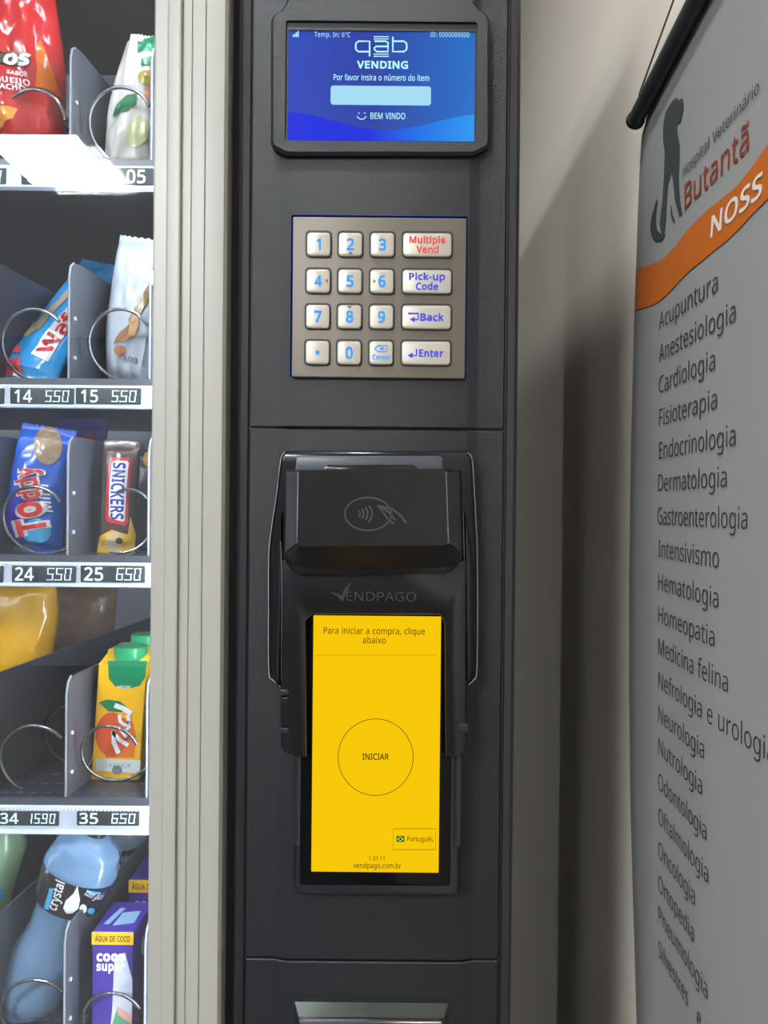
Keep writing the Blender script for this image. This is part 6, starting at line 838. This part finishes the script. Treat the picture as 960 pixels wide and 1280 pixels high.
# --- row 3
Y3_ = .10
r, sf = bag('cookie_pack', 'dark blue cookie pack with big red and white lettering, on the third tray', 'cookie pack', (38, fpy(2, Y3_)), (62, 535), 80, Y3_, .018, foil('royal_blue_foil', C(34, 96, 206), .25), 15,
            prof=lambda v: .98 - .12*v, crinkle=.003)
patch(r, 'purple_panel', [(4, 672), (3, 646), (14, 622), (30, 606), (30, 640), (24, 668), (14, 684)], sf, foil('violet_print', C(60, 54, 178)), Y3_)
patch(r, 'cyan_patch', ell(46, 664, 18, 16), sf, 'p_cyan', Y3_)
patch(r, 'cookie_picture', ell(60, 557, 18, 24), sf, 'p_tan', Y3_)
patch(r, 'nutrition_panel', [(4, 684), (34, 680), (37, 698), (6, 702)], sf, 'p_silver', Y3_)
fm1 = over(sf, .0016); fm2 = over(sf, .0026)
for (bd, fmx, mm, nm) in ((.11, fm1, 'p_white', 'lettering_outline'), (.03, fm2, 'p_red', 'lettering')):
    mb = MB(); T(mb, 'T', 40 , 665, 38, 34, Y3_, fmx, py1=632, bold=bd)
    mb2 = mb; mb2.v.clear(); mb2.f.clear(); mb2.mi.clear()
    T(mb2, 'To', 58, 666, 48, 34, Y3_, fmx, py1=625, bold=bd); T(mb2, 'ddy', 50, 623, 42, 23, Y3_, fmx, py1=582, bold=bd*.8)
    mb2.build(nm, mm, r, smooth=0, fix=False)
mb = MB(); T(mb, 'Mini', 66, 640, 60, 10, Y3_, fm1, py1=606, bold=.02, shear=.2); mb.build('wrapper_text', 'p_white', r, smooth=0, fix=False)
Y3b = .098
r, sf = bag('chocolate_bar', 'brown chocolate bar with blue lettering in a red frame, standing upright on the third tray', 'chocolate bar', (147, fpy(2, Y3b)), (153, 552), 47, Y3b, .011, foil('brown_foil', C(86, 68, 62), .25), 21, crinkle=.0015,
            prof=lambda v: .96)
patch(r, 'yellow_panel', [(121, 692), (124, 672), (140, 662), (160, 668), (163, 645), (170, 668), (168, 690), (146, 692)], sf, 'p_yellow', Y3b)
patch(r, 'red_frame', [(137, 576), (140, 572), (160, 572), (164, 576), (160, 654), (156, 657), (134, 652), (132, 648)], sf, 'p_red', Y3b, .0008)
patch(r, 'white_panel', [(140, 579), (142, 576), (159, 576), (161, 579), (156, 650), (154, 652), (138, 648), (136, 644)], sf, 'p_white', Y3b, .0013)
patch(r, 'peanut_picture', [(130, 684), (134, 668), (146, 664), (154, 672), (152, 684), (140, 688)], sf, 'p_cream', Y3b, .0008)
patch(r, 'nougat_picture', ell(149, 676, 4.5, 4), sf, 'p_brown', Y3b, .0012)
mb = MB(); T(mb, 'SNICKERS', 142, 578, 138.5, 14.5, Y3b, over(sf, .0022), py1=649, bold=.03); mb.build('lettering', 'p_blue', r, smooth=0, fix=False)
mb = MB(); T(mb, 'Caramelo e Amendoim', 165, 590, 160, 4.5, Y3b, over(sf, .0010), py1=640); mb.v.clear(); mb.f.clear(); mb.mi.clear()
r2, sf2 = bag('chocolate_bar', 'second brown chocolate bar, behind the one with the red frame', 'chocolate bar', (176, fpy(2, .15)), (182, 572), 46, .15, .010, foil('brown_foil_back', C(74, 62, 62), .3), 22, crinkle=.0015)
patch(r2, 'yellow_panel', ell(184, 574, 5, 9), sf2, 'p_yellow', .15)
r3, sf3 = bag('snack_pack', 'purple snack pack at the back of the third tray, its top above the cookie pack', 'snack pack', (98, fpy(2, .30)), (104, 524), 62, .30, .016, foil('purple_foil', C(96, 88, 176), .25), 24, crinkle=.003)
patch(r3, 'red_mark', ell(112, 547, 7, 5), sf3, 'p_red', .30)
# --- row 4
Y4 = .098
def carton(name, label, cat, x0, x1, y0, y1, Yf, dep, m, lean=0.0, group=None):
    """upright brick carton; pixel edges of its front face on plane Yf; lean moves the top to the right (pixels)"""
    a = P(x0, y1, Yf); b = P(x1, y0, Yf); r = thing(name, ((a.x+b.x)/2, Yf+dep/2, a.z), label, cat, group)
    ln = lean*K(Yf); H = b.z - a.z
    def sk(x, y, z): return (x + ln*(z-a.z)/H, y, z)
    mb = MB(); lp = rr(a.x, Yf, b.x, Yf+dep, .0018, 3)
    zs = [(a.z, .0012), (a.z+.0012, 0), (b.z-.0012, 0), (b.z, .0012)]
    mb.loft([[sk(p[0], p[1], z) for p in inset(lp, i)] if i else [sk(p[0], p[1], z) for p in lp] for z, i in zs]); mb.build('carton', m, r, smooth=30)
    return r, (lambda x, z, off=.0003: sk(x, Yf-off, z)), sk, a, b
r, sf, sk, a, b = carton('juice_carton', 'yellow orange-juice carton with a green screw cap, front of the fourth tray', 'juice carton', 113, 175, 830, fpy(3, Y4, 140), Y4, .036, foil('yellow_carton', C(250, 190, 14), .3), lean=9)
def skp(pts):                                 # photo pixels -> unskewed carton plane
    out = []
    for u, v in pts:
        q = P(u, v, Y4); out.append((q.x - 9*K(Y4)*(q.z-a.z)/(b.z-a.z), q.z))
    return out
# sloping gable top
zb2 = b.z; g = MB(); xw0, xw1 = a.x, b.x
tp = [[sk(xw0, Y4, zb2-.001), sk(xw1, Y4, zb2-.001), sk(xw1, Y4+.036, zb2-.001), sk(xw0, Y4+.036, zb2-.001)],
      [sk(xw0+.001, Y4+.014, zb2+.005), sk(xw1-.001, Y4+.014, zb2+.005), sk(xw1-.001, Y4+.036, zb2+.008), sk(xw0+.001, Y4+.036, zb2+.008)]]
g.loft(tp).build('gable', foil('yellow_carton_top', C(250, 190, 14), .3), r, smooth=20)
def cpatch(nm, pts, m, off=.0003): blob(MB(), skp(pts), lambda x, z: sf(x, z, off), rings=2).build(nm, m, r, smooth=0)
cpatch('green_panel', [(135, 826), (184, 826), (182, 846), (175, 857), (160, 861), (144, 858), (136, 848)], 'p_green')
cpatch('orange_fruit', ell(140, 918, 20, 28), foil('fruit_print', C(222, 88, 40), var=.12, vscale=60), .0005)
cpatch('orange_fruit', [(140, 896), (150, 896), (166, 902), (170, 920), (168, 947), (132, 947)], foil('fruit_print_side', C(236, 120, 40)), .0002)
cpatch('leaf', [(124, 878), (134, 874), (150, 876), (160, 884), (152, 890), (136, 889)], 'p_green', .0008)
cpatch('white_label', [(121, 948), (176, 950), (175, 966), (120, 963)], foil('pale_label', C(206, 218, 216)), .0008)
cpatch('seal_mark', ell(147, 962, 6.5, 6), 'p_grey', .0011)
mb = MB(); p0 = skp([(133, 958)])[0]; p1 = skp([(163, 959)])[0]; text(mb, 'LARANJA', p0, p1, 5*K(Y4), lambda x, z: sf(x, z, .0011), sp=1.3); mb.build('carton_text', 'p_grey', r, smooth=0, fix=False)
mb = MB(); p0 = skp([(147, 860)])[0]; p1 = skp([(164, 860)])[0]; text(mb, 'néctar', p0, p1, 4*K(Y4), lambda x, z: sf(x, z, .0011), bold=.02)
for st, wd in (([(144, 881), (155, 885), (165, 891)], 6), ([(150, 893), (151, 901), (157, 906), (162, 900), (160, 893)], 4.5), ([(149, 908), (156, 914), (162, 908), (160, 901)], 4.5), ([(141, 914), (150, 924), (161, 931)], 5), ([(143, 913), (143, 927), (149, 941)], 5.5), ([(152, 912), (159, 921)], 4)):
    stroke(mb, skp(st), wd*K(Y4), lambda x, z: sf(x, z, .0014))
mb.build('brand_lettering', 'p_white', r, smooth=0, fix=False)
M['cap_green'] = mat('green_cap_plastic', C(34, 156, 96), .3, coat=.2)
def screw_cap(par, cx, cy, rpx_, hpx, Y, m='cap_green'):
    c = P(cx, cy, Y); k_ = K(Y); R = rpx_*k_; h = hpx*k_; mb = MB(); n = 40; L = []
    for (rad, zz, rib) in ((R*1.04, 0, 0), (R*1.04, h*.14, 0), (R*.98, h*.18, 1), (R*.98, h*.85, 1), (R*.98, h*.95, 0), (R*.93, h, 0), (R*.5, h*.99, 0)):
        L.append([(c.x + (rad - (.0003 if (rib and i % 2) else 0))*math.cos(2*math.pi*i/n), Y + (rad - (.0003 if (rib and i % 2) else 0))*math.sin(2*math.pi*i/n), c.z+zz) for i in range(n)])
    return mb.loft(L).build('cap', m, par, smooth=30)
screw_cap(r, 163.5, 829, 20.5, 22, Y4+.015)
r, sf, sk, a2, b2 = carton('juice_carton', 'juice carton behind the front one, only its green cap and yellow corner showing', 'juice carton', 124, 178, 812, fpy(3, .14, 140), .14, .036, foil('yellow_carton_back', C(240, 180, 20), .3), lean=9)
screw_cap(r, 183, 822, 19, 30, .152)
r, sf = bag('yellow_bag', 'glossy plain yellow bag hanging at the upper left of the fourth tray', 'snack bag', (6, fpy(3, .16, 0)), (0, 716), 120, .16, .026, foil('yellow_foil', C(214, 160, 4), .18), 31, crinkle=.006,
            prof=lambda v: .55 + .62*math.sin(min(1, max(0, v-.22)*1.15)*2.3), edge=.5)
r, sf = bag('bun_pack', 'brown and cream bread pack in clear film behind the yellow bag', 'snack bag', (80, fpy(3, .28, 80)), (92, 722), 110, .28, .022, foil('bread_film', C(150, 118, 84), .35, var=.6, vscale=34), 33, crinkle=.004)
# --- row 5
def bottle(name, label, cat, axis0, axis1, prof, Y, m, ry=.8, n=36, rot=0, close=True, nseg=40):
    """prof: list (t along axis, radius px)"""
    p0 = P(*axis0, Y); p1 = P(*axis1, Y); ax = p1 - p0; e = ax.normalized(); side = Vector((e.z, 0, -e.x)); dy = Vector((0, 1, 0)); k_ = K(Y)
    def R(t):
        for (t0, r0), (t1, r1) in zip(prof, prof[1:]):
            if t0 <= t <= t1:
                s = (t-t0)/(t1-t0); s = s*s*(3-2*s); return (r0 + (r1-r0)*s)*k_
        return prof[-1][1]*k_
    r = thing(name, p0, label, cat); mb = MB(); L = []
    for j in range(nseg+1):
        t = j/nseg; q = p0 + ax*t; rad = R(t)
        L.append([q + side*(rad*math.cos(2*math.pi*i/n)) + dy*(rad*ry*math.sin(2*math.pi*i/n)) for i in range(n)])
    mb.loft(L, cap=True).build('bottle_body', m, r, smooth=60)
    def band(nm, t0, t1, m_, off=.0006):
        L = []
        for j in range(7):
            t = t0 + (t1-t0)*j/6; q = p0 + ax*t; rad = R(t) + off
            L.append([q + side*(rad*math.cos(2*math.pi*i/n)) + dy*((rad*ry+off)*math.sin(2*math.pi*i/n)) for i in range(n)])
        return MB().loft(L, cap=False).build(nm, m_, r, smooth=60, fix=False)
    def product(x, z, off=.0014):
        d = Vector((x-p0.x, 0, z-p0.z)); t = d.dot(e)/ax.length; s = d.dot(side); rad = R(max(0, min(1, t)))
        return (x, Y - ry*math.sqrt(max(0, rad*rad - s*s)) - off, z)
    return r, band, product, R, p0, ax
M['pet_blue'] = mat('blue_clear_plastic', C(150, 192, 236), .06, alpha=.5, coat=1, bump=.8, bscale=55, bdist=.004)
M['pet_clear'] = mat('clear_plastic', C(170, 190, 210), .1, alpha=.4, coat=1, bump=.8, bscale=55, bdist=.004)
M['pet_green'] = mat('green_clear_plastic', C(165, 205, 165), .12, alpha=.75, coat=.6, bump=.5, bscale=35, bdist=.003)
prof_w = [(0, 38), (.12, 44), (.3, 42), (.5, 27), (.62, 33), (.72, 38), (.84, 40), (.95, 33), (1.0, 22), (1.06, 12)]
r, band, sfb, R, p0, ax = bottle('water_bottle', 'pale blue water bottle with a black label, leaning right in the lowest tray', 'water bottle', (30, fpy(4, .11, 30)), (119, 1040), [(0, 38), (.1, 46), (.28, 44), (.45, 33), (.55, 34), (.66, 43), (.8, 47), (.92, 41), (1.0, 20)], .11, 'pet_blue')
band('bottle_label', .60, .80, 'p_black')
mb = MB(); T(mb, 'crystal', 70, 1139, 81, 12, .11, sfb, py1=1104, bold=.02)
T(mb, 'com gás', 105, 1118, 127, 8, .11, sfb, py1=1124, bold=.01)
blob(mb, [pix(a_, b_, sfb, .11) for a_, b_ in [(97, 1107), (92, 1117), (82, 1126), (79, 1135), (83, 1142), (90, 1142), (98, 1136), (100, 1124)]], sfb)
blob(mb, [pix(a_, b_, sfb, .11) for a_, b_ in ell(104, 1136, 4.5, 5.5)], sfb)
mb.build('label_print', 'p_white', r, smooth=0, fix=False)
mb = MB(); blob(mb, [pix(a_, b_, sfb, .11) for a_, b_ in [(55, 1136), (62, 1110), (67, 1111), (61, 1137)]], sfb); blob(mb, [pix(a_, b_, sfb, .11) for a_, b_ in [(108, 1112), (126, 1115), (126, 1118), (108, 1115)]], sfb); blob(mb, [pix(a_, b_, sfb, .11) for a_, b_ in ell(114, 1139, 4.5, 4)], sfb)
mb.build('label_print', 'p_cyan', r, smooth=0, fix=False)
mb = MB().tube([p0 + ax*1.0, p0 + ax*1.07], .010, 20); mb.build('cap', 'p_black', r)
r, band, sfb, R, p0, ax = bottle('water_bottle', 'clear water bottle with a black label, behind the pale blue one', 'water bottle', (150, fpy(4, .215)), (150, 1020), [(0, 32), (.2, 34), (.6, 30), (.9, 34), (1.0, 24)], .215, 'pet_clear')
band('bottle_label', .55, .78, 'p_black')
mb = MB(); T(mb, 'com gás', 136, 1074, 162, 7, .215, sfb, py1=1076, bold=.01); blob(mb, [pix(a_, b_, sfb, .215) for a_, b_ in ell(146, 1083, 4, 5)], sfb); mb.build('label_print', 'p_white', r, smooth=0, fix=False)
r, band, sfb, R, p0, ax = bottle('soda_bottle', 'pale green bottle cut off by the left edge of the picture, lowest tray', 'bottle', (-62, fpy(4, .13, 0)), (-8, 1020), [(0, 44), (.3, 50), (.6, 46), (.85, 48), (1.0, 34)], .13, 'pet_green')
mb = MB(); blob(mb, [pix(a_, b_, sfb, .13) for a_, b_ in [(-8, 1112), (3, 1112), (1, 1126), (-8, 1128)]], sfb); mb.build('label_print', 'p_cyan', r, smooth=0, fix=False)
M['violet'] = foil('violet_carton', C(72, 50, 158), .3)
def coco(x0, x1, y0, y1, Yf, label, front):
    r, sf, sk, a, b = carton('coconut_water_carton', label, 'drink carton', x0, x1, y0, y1, Yf, .045, 'violet')
    k_ = K(Yf); W = b.x-a.x
    def fp(pts): return [(a.x + u*W, b.z - v*k_) for u, v in pts]
    f_ = lambda x, z: sf(x, z, .0003)
    blob(MB(), fp([(0, 0), (1, 0), (1, 16), (0, 16)]), f_, 2).build('yellow_strip', 'p_yellow', r, smooth=0)
    MB().box((b.x-.0005, Yf, b.z-10*k_), (b.x+.0003, Yf+.045, b.z-.001)).build('side_strip', 'violet', r, smooth=0)
    mb = MB(); text(mb, 'ÁGUA DE COCO', fp([(.08, 12)])[0], fp([(.92, 12)])[0], 7*k_, lambda x, z: sf(x, z, .0006), bold=.02); mb.build('strip_text', 'p_brown', r, smooth=0, fix=False)
    mb = MB(); text(mb, 'coco', fp([(.12, 36)])[0], fp([(.8, 36)])[0], 11*k_, lambda x, z: sf(x, z, .0006), bold=.05)
    text(mb, 'super', fp([(.12, 48)])[0], fp([(.8, 48)])[0], 10*k_, lambda x, z: sf(x, z, .0006), bold=.05)
    mb.build('carton_text', 'p_white', r, smooth=0, fix=False)
    if front:
        blob(MB(), fp([(.55, 30), (.8, 26), (.98, 60), (.98, 110), (.7, 150), (.4, 150), (.5, 100)]), f_, 3).build('splash_picture', foil('water_splash_print', C(206, 212, 236), var=.25, vscale=90), r, smooth=0)
        blob(MB(), fp([(.62, 96), (.98, 112), (.98, 140), (.7, 136), (.5, 118)]), lambda x, z: sf(x, z, .0005), 2).build('coconut_picture', foil('coconut_print', C(84, 160, 120), var=.2, vscale=90), r, smooth=0)
        blob(MB(), fp([(.6, 92), (.98, 104), (.98, 116), (.66, 104)]), lambda x, z: sf(x, z, .0008), 2).build('coconut_flesh', foil('pink_flesh_print', C(226, 170, 160)), r, smooth=0)
        blob(MB(), fp([(0, 118), (.4, 124), (.5, 180), (0, 180)]), f_, 3).build('splash_picture', foil('water_splash_print_2', C(190, 186, 222), var=.35, vscale=140), r, smooth=0)
        zt = b.z + .0003
        MB().add([(a.x+.4*W, Yf+.008, zt), (b.x-.004, Yf+.012, zt), (b.x-.004, Yf+.030, zt), (a.x+.45*W, Yf+.027, zt)], [(0, 1, 2, 3)]).build('top_label', 'p_light', r, smooth=0)
        MB().add([(a.x+.15*W, Yf+.010, zt), (a.x+.3*W, Yf+.010, zt), (a.x+.45*W, Yf+.034, zt), (a.x+.32*W, Yf+.034, zt)], [(0, 1, 2, 3)]).build('straw_hole', 'p_light', r, smooth=0)
        c_ = [(b.x+.0005, Yf+.022+.005*math.cos(t)*(1 if math.sin(t) < 0 else (1-math.sin(t))), b.z-.024+.009*math.sin(t)) for t in [2*math.pi*i/20 for i in range(20)]]
        MB().add(c_, [tuple(range(20))]).build('side_drop', 'p_white', r, smooth=0)
    return r
coco(114, 167, 1165, fpy(4, .078, 140), .078, 'violet coconut-water carton with a yellow strip, front of the lowest tray', True)
coco(160, 214, 1100, fpy(4, .145, 180), .145, 'violet coconut-water carton half hidden behind the front one', False)

# ------------------------------------------------------------------ banner on the side wall
XB = .262
BN = thing('hanging_banner', (XB, .0, .2), 'white hanging banner with orange wave and list of veterinary services on the wall', 'banner')
def q2(px, py): p = PX(px, py, XB); return (p.y, p.z)
yl_pts = [q2(*a) for a in ((796, 150), (790, 250), (784, 400), (780, 560), (778, 700), (777.5, 850), (779, 1000), (783, 1150), (787, 1290))]
def y_left(z):
    if z >= yl_pts[0][1]: return yl_pts[0][0]
    for (a0, z0), (a1, z1) in zip(yl_pts, yl_pts[1:]):
        if z1 <= z <= z0:
            s = (z-z0)/(z1-z0); return a0 + (a1-a0)*s
    return yl_pts[-1][0]
YR_B = -.36
rod_a = PX(796, 147, XB-.008); rod_b = PX(871, 0, XB-.008); rd = (rod_b - rod_a).normalized()
def z_top(y): return rod_a.z + (rod_a.y - y) * (rd.z / -rd.y)
def bump_x(y, z):
    s = .20 - y
    fold = .0014*math.sin(s*17 + .9 + z*1.2) + .0004*math.sin(s*47+2+z*3)
    edge = .006*math.exp(-((y_left(z)-y)/.02)**2)
    return fold*min(1, max(0, (z_top(y)-z)/.12)) + edge
def bs(y, z, off=0.0): return (XB + bump_x(y, z) - off, y, z)
NZ, NY = 60, 48; vs = []; ZBB = .28
for j in range(NZ+1):
    for i in range(NY+1):
        s = i/NY
        zt_ = 0; z = 0
        y = y_left(ZBB + (1.66-ZBB)*(1-j/NZ))*(1-s) + YR_B*s
        z = ZBB + (z_top(y) - ZBB)*(1-j/NZ); y = y_left(z)*(1-s) + YR_B*s
        vs.append(bs(y, z))
nF = len(vs); vs2 = [(x+.0006, y, z) for x, y, z in vs]
fs = []
for j in range(NZ):
    for i in range(NY):
        a = j*(NY+1)+i; fs.append((a, a+1, a+NY+2, a+NY+1)); fs.append((nF+a, nF+a+NY+1, nF+a+NY+2, nF+a+1))
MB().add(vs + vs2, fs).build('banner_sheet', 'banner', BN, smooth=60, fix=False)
rb = rod_a + rd*((YR_B - rod_a.y)/rd.y)
MB().tube([rod_a - rd*.004, rb + rd*.01], .0082, 20).build('hanging_rod', 'rod', BN)
MB().tube([rod_a - rd*.006, rod_a - rd*.002], .0093, 20).build('rod_cap', 'dark', BN)
c0 = PX(799, 118, XB-.008); c1 = PX(842, 0, XB-.008); ce = c1 + (c1-c0)*1.0
MB().tube([c0 + Vector((0, 0, -.006)), c0, c1, ce], .0009, 6).build('hanging_cord', 'cord', BN)
mirror = rb + rd*0; MB().tube([ce, Vector((ce.x, 2*ce.y-c0.y, c0.z+.02))], .0009, 6).build('hanging_cord', 'cord', BN)
MB().tube([ce + Vector((-.002, 0, 0)), Vector((XW, ce.y, ce.z))], .003, 8).build('wall_hook', 'chrome_bright', BN)
bf = lambda off: (lambda a, b: bs(-a, b, off))   # text x runs towards the viewer, i.e. along -y
def B2(px, py): y, z = q2(px, py); return (-y, z)
# orange wave
topc = [B2(*a) for a in ((788, 337), (797, 336), (807, 333), (817, 329.5), (827, 325), (837, 317), (847, 307), (857, 294), (872, 278), (887, 263), (905, 248), (923, 233), (943, 207), (960, 182), (985, 150))]
botc = [B2(*a) for a in ((787, 388), (800, 386), (813, 382.5), (823, 377.5), (833, 370), (843, 360), (853, 350), (866, 338), (880, 327), (896, 313), (912, 300), (926, 286), (940, 270), (960, 250), (985, 222))]
tl = topc[-1]; bl_ = botc[-1]
ex = [(tl[0] + (.36-tl[0])*k/10, tl[1] + .045*math.sin(k*.25)) for k in range(1, 11)]; ex2 = [(x, z - (tl[1]-bl_[1])) for x, z in ex]
def inter(c, x):
    for (x0, z0), (x1, z1) in zip(c, c[1:]):
        if x0 <= x <= x1: return z0 + (z1-z0)*(x-x0)/(x1-x0)
    return c[-1][1]
tc_, bc_ = topc+ex, botc+ex2; vs = []; N_ = 90; xa = -y_left(1.60)
for i in range(N_+1):
    x = max(topc[0][0], botc[0][0]) + (.358 - topc[0][0])*i/N_
    for j in range(5):
        z = inter(tc_, x)*(1-j/4) + inter(bc_, x)*j/4; vs.append(bf(.0008)(x, z))
fs = [(i*5+j, i*5+j+1, (i+1)*5+j+1, (i+1)*5+j) for i in range(N_) for j in range(4)]
MB().add(vs, fs).build('orange_wave', 'banner_orange', BN, smooth=60)
def banner_text(s, x0, yb, x1, cap, m='banner_ink', bold=0.0, shear=0.0, name='service_line', y1=None, sp=1.0, off=.001, mb=None, raw=None, slope=0):
    a = B2(x0, yb); b = B2(x1, 640); capm = a[1]; capm = B2(x0, yb-cap)[1] - a[1]
    m_ = mb or MB(); text(m_, s, a, (b[0], a[1] + slope*(b[0]-a[0])), capm, bf(off), bold=bold, shear=shear, sp=sp, up=(0, 1))
    if mb is None: m_.build(name, m, BN, smooth=0, fix=False)
    return a, b, capm
for (s, x0, yb, x1) in [('Acupuntura', 824, 413, 897), ('Anestesiologia', 824, 453, 919), ('Cardiologia', 824, 492, 895), ('Fisioterapia', 824, 533, 898), ('Endocrinologia', 824, 574, 921),
        ('Dermatologia', 823, 614, 911), ('Gastroenterologia', 822, 655, 937), ('Intensivismo', 823, 696, 903), ('Hematologia', 823, 737, 903), ('Homeopatia', 823, 778, 899), ('Medicina felina', 823, 818, 916),
        ('Nefrologia e urologia', 823, 860, 974), ('Neurologia', 823, 902, 888), ('Nutrologia', 823, 942, 886), ('Odontologia', 823, 986, 892), ('Oftalmologia', 823, 1029, 895), ('Oncologia', 823, 1071, 878),
        ('Ortopedia', 823, 1113, 877), ('Pneumologia', 823, 1152, 896), ('Silvestres', 823, 1195, 870)]:
    banner_text(s, x0, yb, x1, 21, bold=0)
banner_text('e exóticos', 874.5, 1280, 938, 25)
def banner_line(s, p0, p1, cap, m, name, bold=0.0, shear=0.0, off=.001):
    a = B2(*p0); b = B2(*p1); capm = B2(p0[0], p0[1]-cap)[1] - a[1]; m_ = MB()
    text(m_, s, a, b, capm, bf(off), bold=bold, shear=shear, up=(0, 1)); m_.build(name, m, BN, smooth=0, fix=False)
banner_line('Hospital Veterinário', (857, 223), (951, 115), 14, 'banner_ink', 'heading')
banner_line('Butantã', (859, 262), (938, 187), 30, 'banner_red', 'heading', bold=.002)
banner_line('NOSS', (892, 297), (955, 243), 24, 'banner_white', 'wave_lettering', bold=.02, shear=.12, off=.0014)
# logo: seated dog outline with a curled tail
def bpoly(mb, pts, off=.001):
    q = [B2(*p) for p in pts]; t = tessellate_polygon([[Vector((a, b, 0)) for a, b in q]]); mb.add([bf(off)(*p) for p in q], [tuple(i) for i in t])
mb = MB()
bpoly(mb, [(842, 126), (848, 122), (850, 125), (856, 123), (857, 134), (854, 146), (852, 153), (848, 154), (849, 166), (852, 180), (852, 200), (851, 222), (853, 250), (856, 266), (852, 270), (846, 250), (843, 222), (840, 215), (836, 232), (834, 262), (832, 288), (828, 294), (825, 280), (829, 250), (831, 220), (832, 190), (830, 176), (830, 158), (833, 140)])
bpoly(mb, [(823, 247), (819, 256), (815, 270), (813, 284), (815, 296), (821, 302), (828, 300), (833, 292), (827, 292), (822, 288), (820, 276), (821, 262)])
bpoly(mb, [(841, 256), (843, 268), (846, 276), (843, 277), (840, 268), (840, 258)])
mb.build('animal_logo', 'banner_grey', BN, smooth=0, fix=False)
